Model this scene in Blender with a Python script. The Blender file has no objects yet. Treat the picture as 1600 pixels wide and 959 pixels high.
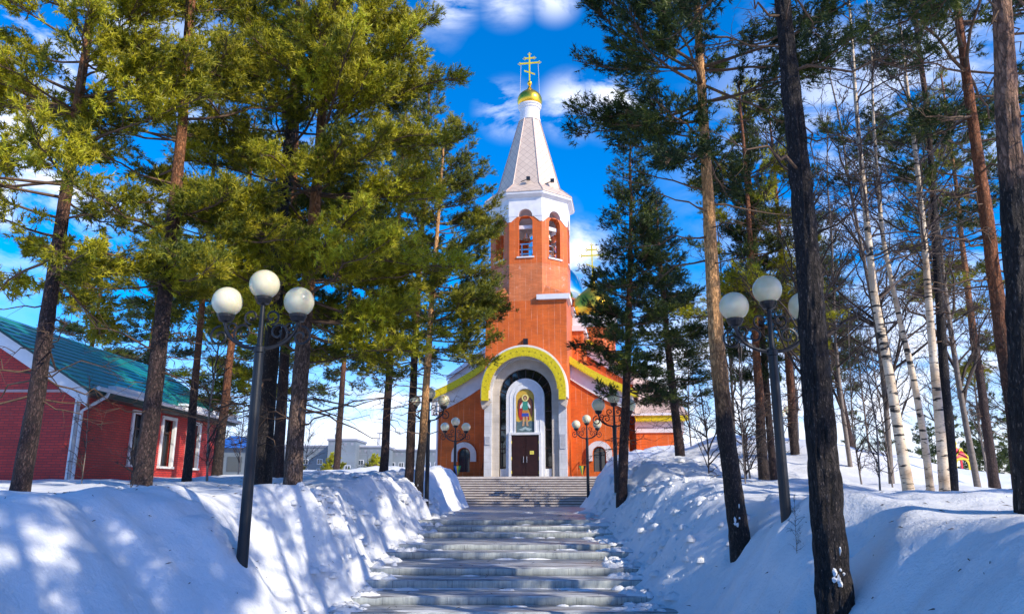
import bpy, math, random
import numpy as np
from mathutils import Vector, Matrix
random.seed(7)
PI = math.pi
S = bpy.context.scene
COL = S.collection

# ------------------------------------------------------------------ camera, world, sun
F = 1155.0
TH = math.atan(280.0 / F)
cam_d = bpy.data.cameras.new('camera')
cam = bpy.data.objects.new('camera', cam_d)
COL.objects.link(cam)
cam.location = (0, 0, 0)
cam.rotation_euler = (PI / 2 + TH, 0, 0)
cam_d.sensor_width = 36
cam_d.lens = 36 * F / 1600
cam_d.clip_start = 0.05
cam_d.clip_end = 3000
S.camera = cam
S.render.resolution_x, S.render.resolution_y = 1024, 613
S.view_settings.view_transform = 'Standard'
S.view_settings.look = 'None'
S.view_settings.exposure = 0.72
S.view_settings.gamma = 1

SUN_AZ = math.radians(52)      # to the right of straight behind the camera
SUN_EL = math.radians(33)
sdir = Vector((math.sin(SUN_AZ) * math.cos(SUN_EL), -math.cos(SUN_AZ) * math.cos(SUN_EL), math.sin(SUN_EL)))
sd = bpy.data.lights.new('sun', 'SUN')
sd.energy = 3.1
sd.angle = math.radians(0.5)
sd.color = (1.0, 0.92, 0.77)
sun = bpy.data.objects.new('sun', sd)
COL.objects.link(sun)
sun.rotation_euler = sdir.to_track_quat('Z', 'Y').to_euler()
sun.location = (10, -10, 30)


def P(px, py, d):
    """direction of a photo pixel followed to depth d metres"""
    x = (px - 800.0) / F
    y = (480.0 - py) / F
    k = d / (math.cos(TH) - y * math.sin(TH))
    return Vector((x * k, d, (y * math.cos(TH) + math.sin(TH)) * k))


class NT:
    def __init__(s, tree):
        s.t = tree
        s.t.nodes.clear()

    def n(s, typ, ins=None, **kw):
        nd = s.t.nodes.new(typ)
        for k, v in kw.items():
            setattr(nd, k, v)
        for k, v in (ins or {}).items():
            if isinstance(v, bpy.types.NodeSocket):
                s.t.links.new(v, nd.inputs[k])
            else:
                nd.inputs[k].default_value = v
        return nd

    def ramp(s, fac, stops, interp='LINEAR'):
        nd = s.t.nodes.new('ShaderNodeValToRGB')
        nd.color_ramp.interpolation = interp
        el = nd.color_ramp.elements
        while len(el) > 1:
            el.remove(el[-1])
        el[0].position = stops[0][0]
        el[0].color = c4(stops[0][1])
        for p, c in stops[1:]:
            e = el.new(p)
            e.color = c4(c)
        s.t.links.new(fac, nd.inputs[0])
        return nd.outputs[0]

    def mix(s, fac, a, b, typ='MIX'):
        nd = s.t.nodes.new('ShaderNodeMix')
        nd.data_type = 'RGBA'
        nd.blend_type = typ
        for i, v in ((0, fac), (6, a), (7, b)):
            if isinstance(v, bpy.types.NodeSocket):
                s.t.links.new(v, nd.inputs[i])
            else:
                nd.inputs[i].default_value = v if i == 0 else c4(v)
        return nd.outputs[2]

    def math(s, op, a, b=0.5, clamp=False):
        nd = s.t.nodes.new('ShaderNodeMath')
        nd.operation = op
        nd.use_clamp = clamp
        for i, v in ((0, a), (1, b)):
            if isinstance(v, bpy.types.NodeSocket):
                s.t.links.new(v, nd.inputs[i])
            else:
                nd.inputs[i].default_value = v
        return nd.outputs[0]


def c4(c):
    if not hasattr(c, '__len__'):
        return (c, c, c, 1)
    return tuple(c) if len(c) == 4 else tuple(c) + (1,)


W = bpy.data.worlds.new('World')
S.world = W
W.use_nodes = True
w = NT(W.node_tree)
sky = w.n('ShaderNodeTexSky', sky_type='NISHITA', sun_disc=False, sun_elevation=SUN_EL,
          sun_rotation=math.radians(180) - SUN_AZ, air_density=1.0, dust_density=0.3, ozone_density=2.0)
hs0 = w.n('ShaderNodeHueSaturation', {'Color': sky.outputs[0], 'Hue': 0.492, 'Saturation': 1.72, 'Value': 1.10})
hs = w.n('ShaderNodeMix', {0: 1.0, 6: hs0.outputs[0], 7: (1.10, .74, 1.04, 1)}, data_type='RGBA', blend_type='MULTIPLY')
tc = w.n('ShaderNodeTexCoord')
dirv = tc.outputs['Generated']
nz = w.n('ShaderNodeTexNoise', {'Vector': w.n('ShaderNodeMapping', {'Vector': dirv, 'Scale': (1, 1, 2.0)}).outputs[0],
                                'Scale': 7.0, 'Detail': 7.0, 'Roughness': 0.6, 'Distortion': 0.35})
nz2 = w.n('ShaderNodeTexNoise', {'Vector': w.n('ShaderNodeMapping', {'Vector': dirv, 'Location': (3.1, 1.7, .4)}).outputs[0], 'Scale': 1.7, 'Detail': 3.0})
acc = None
blobs = [(790, -10, .042, .85), (868, -5, .034, .8), (790, 172, .040, 1.0), (890, 168, .045, 1.0), (955, 160, .05, 1.2), (700, -5, .045, 1.0),
         (590, 675, .11, 1.5), (660, 665, .08, 1.4), (1080, 640, .16, 1.5), (1250, 660, .16, 1.2), (905, 400, .05, 1.3),
         (1450, 640, .2, 1.1), (60, 250, .17, 1.0), (1420, 250, .26, 0.75), (250, 150, .12, .8), (20, 40, .20, 1.1)]
for bx_, by_, r, k in blobs:
    c = P(bx_, by_, 1).normalized()
    dd = w.n('ShaderNodeVectorMath', {0: dirv, 1: c}, operation='DISTANCE').outputs['Value']
    m = w.n('ShaderNodeMapRange', {0: dd, 1: 0.0, 2: r * 1.25, 3: k, 4: 0.0}, interpolation_type='SMOOTHSTEP').outputs[0]
    acc = m if acc is None else w.math('MAXIMUM', acc, m)
# a general field of clouds over the rest of the sky, so that it goes on outside the frame
gen = w.n('ShaderNodeMapRange', {0: nz2.outputs[0], 1: 0.60, 2: 0.76, 3: 0.0, 4: 0.9}).outputs[0]
acc = w.math('MAXIMUM', acc, gen)
cm = w.math('MULTIPLY', acc, w.n('ShaderNodeMapRange', {0: nz.outputs[0], 1: 0.44, 2: 0.60, 3: 0.0, 4: 1.0}).outputs[0], True)
sep = w.n('ShaderNodeSeparateXYZ', {0: dirv})
low = w.n('ShaderNodeMapRange', {0: sep.outputs[2], 1: 0.0, 2: 0.16, 3: 1.0, 4: 0.0}).outputs[0]
skyc = w.mix(w.math('MULTIPLY', low, 0.5), hs.outputs[2], (.7, 3.9, 5.2))
col = w.mix(cm, skyc, (5.6, 5.9, 6.8))
bg = w.n('ShaderNodeBackground', {'Color': col, 'Strength': 0.145})
out = w.n('ShaderNodeOutputWorld', {0: bg.outputs[0]})

# ------------------------------------------------------------------ tagging and mesh helpers


def tag(o, label=None, cat=None, group=None, kind=None):
    if label:
        o['label'] = label
    if cat:
        o['category'] = cat
    if group:
        o['group'] = group
    if kind:
        o['kind'] = kind
    return o


def empty(name, loc, rz=0, label=None, cat=None, group=None):
    o = bpy.data.objects.new(name, None)
    COL.objects.link(o)
    o.location = loc
    o.rotation_euler = (0, 0, rz)
    o.empty_display_size = 0.3
    return tag(o, label, cat, group)


def copy_tree(o, parent=None):
    c = o.copy()
    COL.objects.link(c)
    c.parent = parent
    for ch in list(o.children):
        copy_tree(ch, c)
    return c


class MB:
    """collects vertices and faces, builds one mesh object"""

    def __init__(s):
        s.v = []
        s.f = []

    def add(s, vs, fs):
        b = len(s.v)
        s.v += [tuple(v) for v in vs]
        s.f += [tuple(i + b for i in f) for f in fs]
        return s

    def box(s, x0, x1, y0, y1, z0, z1):
        return s.add([(x0, y0, z0), (x1, y0, z0), (x1, y1, z0), (x0, y1, z0), (x0, y0, z1), (x1, y0, z1), (x1, y1, z1), (x0, y1, z1)],
                     [(0, 3, 2, 1), (4, 5, 6, 7), (0, 1, 5, 4), (1, 2, 6, 5), (2, 3, 7, 6), (3, 0, 4, 7)])

    def prism(s, poly, a, b, axis='y'):
        """poly: list of 2-D points (x,z) [axis y], (y,z) [axis x] or (x,y) [axis z], extruded a..b"""
        def pt(p, t):
            return (p[0], t, p[1]) if axis == 'y' else ((t, p[0], p[1]) if axis == 'x' else (p[0], p[1], t))
        n = len(poly)
        vs = [pt(p, a) for p in poly] + [pt(p, b) for p in poly]
        fs = [tuple(range(n)), tuple(range(2 * n - 1, n - 1, -1))]
        fs += [(i, (i + 1) % n, n + (i + 1) % n, n + i) for i in range(n)]
        return s.add(vs, fs)

    def tube(s, pts, rad, n=8, cap=True):
        pts = [Vector(p) for p in pts]
        if not hasattr(rad, '__len__'):
            rad = [rad] * len(pts)
        b = len(s.v)
        up = Vector((0.12, 0.23, 0.96))
        for i, p in enumerate(pts):
            t = (pts[min(i + 1, len(pts) - 1)] - pts[max(i - 1, 0)]).normalized()
            if abs(t.dot(up)) > .98:
                up = Vector((1, 0.1, 0))
            e1 = t.cross(up).normalized()
            up = e1.cross(t).normalized()
            for k in range(n):
                a = 2 * PI * k / n
                s.v.append(tuple(p + (e1 * math.cos(a) + up * math.sin(a)) * rad[i]))
        for i in range(len(pts) - 1):
            for k in range(n):
                s.f.append((b + i * n + k, b + i * n + (k + 1) % n, b + (i + 1) * n + (k + 1) % n, b + (i + 1) * n + k))
        if cap:
            s.f.append(tuple(b + k for k in range(n))[::-1])
            s.f.append(tuple(b + (len(pts) - 1) * n + k for k in range(n)))
        return s

    def lathe(s, prof, c=(0, 0, 0), n=24, rot=0):
        b = len(s.v)
        for r, z in prof:
            for k in range(n):
                a = 2 * PI * k / n + rot
                s.v.append((c[0] + r * math.cos(a), c[1] + r * math.sin(a), c[2] + z))
        for i in range(len(prof) - 1):
            for k in range(n):
                s.f.append((b + i * n + k, b + i * n + (k + 1) % n, b + (i + 1) * n + (k + 1) % n, b + (i + 1) * n + k))
        s.f.append(tuple(b + k for k in range(n))[::-1])
        s.f.append(tuple(b + (len(prof) - 1) * n + k for k in range(n)))
        return s

    def xf(s, M, start=0):
        for i in range(start, len(s.v)):
            s.v[i] = tuple(M @ Vector(s.v[i]))
        return s

    def build(s, name, mat, parent=None, smooth=False, label=None):
        me = bpy.data.meshes.new(name)
        me.from_pydata(s.v, [], s.f)
        import bmesh
        bm = bmesh.new()
        bm.from_mesh(me)
        bmesh.ops.recalc_face_normals(bm, faces=bm.faces)
        bm.to_mesh(me)
        bm.free()
        me.materials.append(mat)
        if smooth:
            me.polygons.foreach_set('use_smooth', [True] * len(me.polygons))
        o = bpy.data.objects.new(name, me)
        COL.objects.link(o)
        if parent:
            o.parent = parent
        if label:
            o['label'] = label
        return o


def big_mesh(name, v, tris, quads, mat, parent=None, smooth=False, tint=None):
    me = bpy.data.meshes.new(name)
    me.vertices.add(len(v))
    me.vertices.foreach_set('co', np.asarray(v, np.float32).ravel())
    nt = 0 if tris is None else len(tris)
    nq = 0 if quads is None else len(quads)
    li = []
    if nt:
        li.append(np.asarray(tris).ravel())
    if nq:
        li.append(np.asarray(quads).ravel())
    li = np.concatenate(li).astype(np.int32)
    me.loops.add(len(li))
    me.loops.foreach_set('vertex_index', li)
    me.polygons.add(nt + nq)
    st = np.concatenate([np.arange(nt) * 3, nt * 3 + np.arange(nq) * 4]).astype(np.int32)
    me.polygons.foreach_set('loop_start', st)
    if smooth:
        me.polygons.foreach_set('use_smooth', np.ones(nt + nq, bool))
    me.update(calc_edges=True)
    if tint is not None:
        a = me.attributes.new('tint', 'FLOAT', 'POINT')
        a.data.foreach_set('value', np.asarray(tint, np.float32))
    me.materials.append(mat)
    o = bpy.data.objects.new(name, me)
    COL.objects.link(o)
    if parent:
        o.parent = parent
    return o


# numpy value noise -------------------------------------------------
_rs = np.random.RandomState(3)
_TB = _rs.rand(4096).astype(np.float64)


def vnoise(x, y, z=0.0):
    x, y, z = np.broadcast_arrays(np.asarray(x, float), np.asarray(y, float), np.asarray(z, float))
    xi, yi, zi = np.floor(x).astype(np.int64), np.floor(y).astype(np.int64), np.floor(z).astype(np.int64)
    fx, fy, fz = x - xi, y - yi, z - zi
    fx, fy, fz = [f * f * f * (f * (f * 6 - 15) + 10) for f in (fx, fy, fz)]

    def h(a, b, c):
        return _TB[((a * 73856093) ^ (b * 19349663) ^ (c * 83492791)) & 4095]
    r = 0
    for dx in (0, 1):
        for dy in (0, 1):
            for dz in (0, 1):
                wt = (fx if dx else 1 - fx) * (fy if dy else 1 - fy) * (fz if dz else 1 - fz)
                r = r + wt * h(xi + dx, yi + dy, zi + dz)
    return r * 2 - 1


def fbm(x, y, z=0.0, o=4, g=.5):
    r, a, s = 0, 1.0, 1.0
    for i in range(o):
        r = r + a * vnoise(x * s + i * 17.3, y * s + i * 5.1, z * s)
        a *= g
        s *= 2.03
    return r


# ------------------------------------------------------------------ materials
MATS = {}


def new_mat(name):
    m = bpy.data.materials.new(name)
    m.use_nodes = True
    MATS[name] = m
    return m, NT(m.node_tree)


def finish(t, color, rough=.6, bump=None, bs=.3, bd=.01, **kw):
    ins = {'Base Color': color if isinstance(color, bpy.types.NodeSocket) else c4(color), 'Roughness': rough}
    for k, v in kw.items():
        ins[k.replace('_', ' ')] = v
    if bump is not None:
        ins['Normal'] = t.n('ShaderNodeBump', {'Height': bump, 'Strength': bs, 'Distance': bd}).outputs[0]
    b = t.n('ShaderNodeBsdfPrincipled', ins)
    t.n('ShaderNodeOutputMaterial', {0: b.outputs[0]})


def simple(name, c, rough=.5, var=.15, scale=6, bs=.15, **kw):
    m, t = new_mat(name)
    tc = t.n('ShaderNodeTexCoord')
    n = t.n('ShaderNodeTexNoise', {'Vector': tc.outputs['Object'], 'Scale': scale, 'Detail': 5.0})
    lo = tuple(x * (1 - var) for x in c)
    hi = tuple(min(1, x * (1 + var)) for x in c)
    finish(t, t.ramp(n.outputs[0], [(.3, lo), (.7, hi)]), rough, n.outputs[0], bs, .01, **kw)
    return m


def wall_uv(t):
    """horizontal run along any upright wall, and height"""
    tc = t.n('ShaderNodeTexCoord')
    cr = t.n('ShaderNodeVectorMath', {0: tc.outputs['Normal'], 1: (0, 0, 1)}, operation='CROSS_PRODUCT')
    u = t.n('ShaderNodeVectorMath', {0: tc.outputs['Object'], 1: cr.outputs[0]}, operation='DOT_PRODUCT').outputs['Value']
    z = t.n('ShaderNodeSeparateXYZ', {0: tc.outputs['Object']}).outputs[2]
    return tc, t.n('ShaderNodeCombineXYZ', {0: u, 1: z, 2: 0.0}).outputs[0]


def tile_mat(name, c1, c2, mortar, bw, bh, msize, offset=.5, streak=0.0, rough=.55, stain=None):
    m, t = new_mat(name)
    tc, uv = wall_uv(t)
    br = t.n('ShaderNodeTexBrick', {'Vector': uv, 'Color1': c4(c1), 'Color2': c4(c2), 'Mortar': c4(mortar), 'Scale': 1.0,
                                    'Mortar Size': msize, 'Mortar Smooth': .2, 'Bias': 0.0, 'Brick Width': bw, 'Row Height': bh}, offset=offset)
    col = br.outputs[0]
    n = t.n('ShaderNodeTexNoise', {'Vector': tc.outputs['Object'], 'Scale': 1.3, 'Detail': 6.0})
    col = t.mix(.55, col, t.ramp(n.outputs[0], [(.3, .62), (.7, 1.25)]), 'MULTIPLY')
    if streak:
        # pale lime streaks in the upright joints, broken up
        b2 = t.n('ShaderNodeTexBrick', {'Vector': uv, 'Scale': 1.0, 'Mortar Size': .016, 'Mortar Smooth': .1, 'Brick Width': .36, 'Row Height': 500.0}, offset=0)
        n2 = t.n('ShaderNodeTexNoise', {'Vector': t.n('ShaderNodeMapping', {'Vector': uv, 'Scale': (3.1, .45, 1)}).outputs[0], 'Scale': 2.0, 'Detail': 6.0, 'Roughness': .7})
        f = t.math('MULTIPLY', b2.outputs[1], t.ramp(n2.outputs[0], [(.44, 0.0), (.62, 1.0)]))
        col = t.mix(t.math('MULTIPLY', f, streak), col, (.85, .62, .45))
    if stain:
        n3 = t.n('ShaderNodeTexNoise', {'Vector': tc.outputs['Object'], 'Scale': 2.2, 'Detail': 8.0, 'Roughness': .75})
        col = t.mix(t.math('MULTIPLY', t.ramp(n3.outputs[0], [(.58, 0.0), (.66, 1.0)]), .35), col, stain)
    hgt = t.math('SUBTRACT', 1.0, br.outputs[1])
    finish(t, col, rough, hgt, .7, .008)
    return m


def mk_snow():
    m, t = new_mat('snow')
    tc = t.n('ShaderNodeTexCoord')
    a = t.n('ShaderNodeTexNoise', {'Vector': tc.outputs['Object'], 'Scale': 3.0, 'Detail': 8.0, 'Roughness': .66})
    b = t.n('ShaderNodeTexNoise', {'Vector': tc.outputs['Object'], 'Scale': 28.0, 'Detail': 5.0, 'Roughness': .7})
    b2 = t.n('ShaderNodeTexNoise', {'Vector': tc.outputs['Object'], 'Scale': 8.0, 'Detail': 6.0, 'Roughness': .6, 'Distortion': .6})
    hgt = t.math('ADD', t.math('ADD', a.outputs[0], t.math('MULTIPLY', b.outputs[0], .22)), t.math('MULTIPLY', b2.outputs[0], .4))
    c = t.n('ShaderNodeTexNoise', {'Vector': tc.outputs['Object'], 'Scale': 1.1, 'Detail': 9.0, 'Roughness': .72})
    col = t.ramp(c.outputs[0], [(.33, (.78, .79, .80)), (.55, (.84, .84, .85)), (.7, (.87, .87, .87))])
    d = t.n('ShaderNodeTexNoise', {'Vector': tc.outputs['Object'], 'Scale': 16.0, 'Detail': 3.0, 'Roughness': .5})
    col = t.mix(t.math('MULTIPLY', t.ramp(d.outputs[0], [(.755, 0.0), (.775, 1.0)]), .6), col, (.16, .12, .09))
    finish(t, col, .55, hgt, .6, .09, Specular_IOR_Level=.35)
    return m


def mk_bark(name, low, high, zs, zr, crack=(.012, .009, .008), plate=14.0, hs=.30):
    """dark plates low down, orange flaking bark higher up (height above the root)"""
    m, t = new_mat(name)
    tc = t.n('ShaderNodeTexCoord')
    mp = t.n('ShaderNodeMapping', {'Vector': tc.outputs['Object'], 'Scale': (1, 1, hs)})
    wn = t.n('ShaderNodeTexNoise', {'Vector': mp.outputs[0], 'Scale': plate * .8, 'Detail': 4.0, 'Roughness': .65})
    wv = t.n('ShaderNodeVectorMath', {0: mp.outputs[0], 1: t.n('ShaderNodeVectorMath', {0: wn.outputs['Color'], 'Scale': .14}, operation='SCALE').outputs[0]}, operation='ADD')
    v = t.n('ShaderNodeTexVoronoi', {'Vector': wv.outputs[0], 'Scale': plate, 'Randomness': 1.0}, feature='DISTANCE_TO_EDGE')
    n = t.n('ShaderNodeTexNoise', {'Vector': mp.outputs[0], 'Scale': plate * 1.6, 'Detail': 7.0, 'Roughness': .7})
    z = t.n('ShaderNodeSeparateXYZ', {0: tc.outputs['Object']}).outputs[2]
    n0 = t.n('ShaderNodeTexNoise', {'Vector': tc.outputs['Object'], 'Scale': 2.0, 'Detail': 4.0})
    zz = t.math('ADD', z, t.math('MULTIPLY', t.math('SUBTRACT', n0.outputs[0], .5), 3.0))
    f = t.n('ShaderNodeMapRange', {0: zz, 1: zs, 2: zs + zr, 3: 0.0, 4: 1.0}).outputs[0]
    base = t.mix(f, low, high)
    base = t.mix(.85, base, t.ramp(n.outputs[0], [(.3, .35), (.5, .9), (.72, 1.7)]), 'MULTIPLY')
    edge = t.math('MULTIPLY', t.ramp(v.outputs[0], [(.0, 1.0), (.12, 0.0)]), .8)
    fl = t.n('ShaderNodeTexNoise', {'Vector': mp.outputs[0], 'Scale': plate * 3.2, 'Detail': 2.0})
    base = t.mix(t.math('MULTIPLY', t.ramp(fl.outputs[0], [(.60, 0.0), (.68, 1.0)]), .38), base, (.34, .27, .22))  # pale flecks painted in as small specks of light on the bark
    base = t.mix(t.math('MULTIPLY', edge, t.math('SUBTRACT', 1.0, t.math('MULTIPLY', f, .65))), base, crack)
    hgt = t.math('ADD', t.ramp(v.outputs[0], [(.0, 0.0), (.14, 1.0)]), t.math('MULTIPLY', n.outputs[0], .7))
    finish(t, base, .85, hgt, .9, .03)
    return m


def mk_birch():
    m, t = new_mat('birch_bark')
    tc = t.n('ShaderNodeTexCoord')
    mp = t.n('ShaderNodeMapping', {'Vector': tc.outputs['Object'], 'Scale': (1.0, 1.0, 5.0)})
    n = t.n('ShaderNodeTexNoise', {'Vector': mp.outputs[0], 'Scale': 2.6, 'Detail': 3.0, 'Roughness': .55})
    n2 = t.n('ShaderNodeTexNoise', {'Vector': t.n('ShaderNodeMapping', {'Vector': tc.outputs['Object'], 'Scale': (1, 1, 9)}).outputs[0], 'Scale': 9.0, 'Detail': 3.0})
    n3 = t.n('ShaderNodeTexNoise', {'Vector': tc.outputs['Object'], 'Scale': 3.0, 'Detail': 5.0})
    c = t.ramp(n3.outputs[0], [(.3, (.46, .32, .20)), (.55, (.78, .62, .44)), (.7, (.84, .72, .57))])
    c = t.mix(t.ramp(n.outputs[0], [(.575, 0.0), (.61, 1.0)]), c, (.02, .017, .015))
    c = t.mix(t.math('MULTIPLY', t.ramp(n2.outputs[0], [(.60, 0.0), (.68, 1.0)]), .7), c, (.10, .075, .06))
    finish(t, c, .6, n2.outputs[0], .4, .01)
    return m


def mk_needles(name, stops):
    m, t = new_mat(name)
    at = t.n('ShaderNodeAttribute', attribute_name='tint')
    c = t.ramp(at.outputs['Fac'], stops)
    d = t.n('ShaderNodeBsdfPrincipled', {'Base Color': c, 'Roughness': .5, 'Specular IOR Level': .35})
    tr = t.n('ShaderNodeBsdfTranslucent', {'Color': c})
    mx = t.n('ShaderNodeMixShader', {0: .22, 1: d.outputs[0], 2: tr.outputs[0]})
    t.n('ShaderNodeOutputMaterial', {0: mx.outputs[0]})
    return m


def mk_steps():
    m, t = new_mat('icy_concrete')
    tc = t.n('ShaderNodeTexCoord')
    g = t.n('ShaderNodeNewGeometry')
    nzv = t.n('ShaderNodeSeparateXYZ', {0: g.outputs['Normal']}).outputs[2]
    up = t.ramp(nzv, [(.4, 0.0), (.7, 1.0)])
    mp = t.n('ShaderNodeMapping', {'Vector': tc.outputs['Object'], 'Scale': (.30, 1.9, 1.0)})
    n = t.n('ShaderNodeTexNoise', {'Vector': mp.outputs[0], 'Scale': 2.6, 'Detail': 9.0, 'Roughness': .72})
    ms = t.n('ShaderNodeMapping', {'Vector': tc.outputs['Object'], 'Scale': (7.0, 1.0, .8)})
    n2 = t.n('ShaderNodeTexNoise', {'Vector': ms.outputs[0], 'Scale': 2.0, 'Detail': 7.0, 'Roughness': .75})
    riser = t.ramp(n2.outputs[0], [(.26, (.10, .105, .11)), (.36, (.30, .32, .32)), (.50, (.48, .51, .48)), (.70, (.60, .62, .57))])
    br = t.n('ShaderNodeTexBrick', {'Vector': tc.outputs['Object'], 'Color1': c4(.9), 'Color2': c4(1.05), 'Mortar': c4(.35), 'Scale': 1.0,
                                    'Mortar Size': .006, 'Brick Width': 1.2, 'Row Height': 50.0}, offset=0)
    riser = t.mix(.8, riser, br.outputs[0], 'MULTIPLY')
    zf = t.n('ShaderNodeTexNoise', {'Vector': tc.outputs['Object'], 'Scale': 1.4, 'Detail': 5.0})
    riser = t.mix(.5, riser, t.ramp(zf.outputs[0], [(.35, .6), (.65, 1.25)]), 'MULTIPLY')
    tread = t.ramp(n.outputs[0], [(.35, (.11, .11, .12)), (.45, (.22, .22, .23)), (.54, (.42, .43, .44)), (.63, (.80, .80, .80))])
    col = t.mix(up, riser, tread)
    rg = t.ramp(n.outputs[0], [(.38, .22), (.56, .6)])
    finish(t, col, rg, t.math('ADD', n.outputs[0], t.math('MULTIPLY', n2.outputs[0], .5)), .6, .02)
    return m


def mk_upper():
    m, t = new_mat('granite_steps')
    tc = t.n('ShaderNodeTexCoord')
    g = t.n('ShaderNodeNewGeometry')
    nzv = t.n('ShaderNodeSeparateXYZ', {0: g.outputs['Normal']}).outputs[2]
    up = t.ramp(nzv, [(.4, 0.0), (.7, 1.0)])
    n = t.n('ShaderNodeTexNoise', {'Vector': tc.outputs['Object'], 'Scale': 3.0, 'Detail': 7.0})
    riser = t.ramp(n.outputs[0], [(.3, (.58, .50, .45)), (.7, (.76, .70, .64))])
    tread = t.ramp(n.outputs[0], [(.4, (.16, .12, .12)), (.6, (.30, .25, .24))])
    finish(t, t.mix(up, riser, tread), .5, n.outputs[0], .2, .01)
    return m


def mk_shingle():
    m, t = new_mat('spire_shingles')
    tc, uv = wall_uv(t)
    mp = t.n('ShaderNodeMapping', {'Vector': uv, 'Rotation': (0, 0, PI / 4)})
    br = t.n('ShaderNodeTexBrick', {'Vector': mp.outputs[0], 'Color1': c4((.72, .56, .42)), 'Color2': c4((.64, .49, .37)), 'Mortar': c4((.42, .31, .24)),
                                    'Scale': 1.0, 'Mortar Size': .012, 'Brick Width': .36, 'Row Height': .36}, offset=0)
    finish(t, br.outputs[0], .45, t.math('SUBTRACT', 1.0, br.outputs[1]), .25, .01, Metallic=.1)
    return m


def mk_glass(name, c):
    m, t = new_mat(name)
    finish(t, c, .04, Specular_IOR_Level=1.0, Metallic=0.0)
    return m


def mk_gold(name='gold', c=(1.0, .60, .06), rough=.34, bs=.1):
    m, t = new_mat(name)
    tc = t.n('ShaderNodeTexCoord')
    n = t.n('ShaderNodeTexNoise', {'Vector': tc.outputs['Object'], 'Scale': 2.5, 'Detail': 3.0})
    finish(t, c, rough, n.outputs[0], bs, .05, Metallic=1.0)
    return m


def mk_globe():
    m, t = new_mat('globe_glass')
    tc = t.n('ShaderNodeTexCoord')
    n = t.n('ShaderNodeTexNoise', {'Vector': tc.outputs['Object'], 'Scale': 3.0, 'Detail': 5.0})
    c = t.ramp(n.outputs[0], [(.3, (.66, .60, .36)), (.7, (.84, .78, .54))])
    finish(t, c, .22, Subsurface_Weight=.35, Subsurface_Scale=.12, Coat_Weight=.4)
    return m


SNOW = mk_snow()
BARK_DARK = mk_bark('shaded_pine_bark', (.026, .019, .018), (.26, .11, .045), 8.5, 3.0, plate=22)  # low bark darkened to stand in for deep shade on the trunks
BARK_MID = mk_bark('brown_pine_bark', (.070, .038, .032), (.40, .155, .055), 4.6, 2.6, plate=22)
BARK_GREY = mk_bark('grey_brown_pine_bark', (.20, .125, .092), (.42, .19, .08), 3.2, 1.8, plate=20)
BARK_ORG = mk_bark('orange_pine_bark', (.036, .024, .020), (.85, .44, .17), 2.2, 1.6, plate=20)  # bark's own orange, brightened to paint in sunlight blocked by nearby crowns
BARK_RED = mk_bark('red_pine_bark', (.045, .027, .022), (.32, .11, .04), 1.8, 2.0, plate=20)
BIRCH = mk_birch()
TWIG = simple('twig_bark', (.055, .038, .030), .8, .3, 20)
PTWIG = simple('pine_twig_bark', (.12, .070, .040), .8, .35, 20)
BTWIG = simple('birch_twig_bark', (.10, .070, .060), .7, .3, 20)
GTWIG = simple('grey_twig_bark', (.20, .16, .13), .7, .3, 20)
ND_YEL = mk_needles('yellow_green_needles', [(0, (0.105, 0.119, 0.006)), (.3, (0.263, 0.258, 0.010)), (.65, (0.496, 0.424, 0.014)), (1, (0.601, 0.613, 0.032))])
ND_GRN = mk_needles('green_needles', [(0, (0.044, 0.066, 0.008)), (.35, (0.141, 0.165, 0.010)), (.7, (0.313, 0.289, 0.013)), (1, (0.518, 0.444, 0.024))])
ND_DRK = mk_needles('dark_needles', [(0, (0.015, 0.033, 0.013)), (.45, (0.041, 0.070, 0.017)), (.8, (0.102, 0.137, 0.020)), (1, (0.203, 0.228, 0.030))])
NOSE = simple('dark_nosing', (.06, .045, .045), .5, .2, 5)
WIRE = simple('stay_wire_grey', (.45, .45, .45), .7, .05, 5)
STEP = mk_steps()
UPPER = mk_upper()
CH_TILE = tile_mat('orange_wall_tile', (.76, .145, .008), (.66, .115, .006), (.50, .13, .03), .30, .085, .006, streak=.38)
CH_TILE2 = tile_mat('weathered_wall_tile', (.74, .20, .05), (.62, .15, .03), (.52, .19, .08), .30, .085, .007, streak=.3, stain=(.75, .62, .52))
BRICK = tile_mat('red_brick', (.68, .045, .030), (.54, .030, .022), (.26, .03, .03), .26, .078, .012, stain=(.5, .10, .08))
WHITE = simple('white_render', (.74, .72, .70), .55, .10, 1.8, .1)
CREAM = tile_mat('cream_stone', (.66, .58, .48), (.60, .53, .44), (.45, .38, .30), .6, .4, .006, rough=.4)
MARBLE = tile_mat('pale_stone_panel', (.72, .72, .72), (.64, .65, .66), (.42, .42, .43), .62, .42, .006, rough=.35)
SHING = mk_shingle()
ROOFPINK = simple('pink_roof_sheet', (.58, .42, .34), .45, .12, 3)
GOLD = mk_gold()
GOLDT = simple('gold_trim', (.90, .66, .02), .35, .2, 9, .4, Metallic=.25)
GLASS = mk_glass('dark_glass', (.012, .014, .018))
PANE = mk_glass('window_pane', (.03, .045, .06))
DOORM = simple('dark_brown_door', (.030, .008, .006), .35, .3, 4)
FRAMEB = simple('bronze_frame', (.045, .020, .014), .4, .2, 8)
METAL = simple('steel_handle', (.65, .62, .58), .25, .05, 8, Metallic=1.0)
BLACK = simple('black_iron', (.012, .013, .016), .4, .2, 12)
POLE = simple('blue_black_pole', (.006, .009, .014), .45, .25, 9)
GLOBE = mk_globe()
WPAINT = simple('white_paint', (.78, .78, .78), .5, .06, 4)
BELLM = mk_gold('bell_bronze', (.75, .62, .42), .35, .1)
GREENR = simple('green_roof_steel', (.012, .26, .22), .33, .2, 2, Metallic=.15)
GREEND = simple('dark_green_trim', (.008, .05, .045), .4, .2, 5)
GREYC = simple('grey_panel_concrete', (.16, .19, .21), .7, .15, .12)
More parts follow.
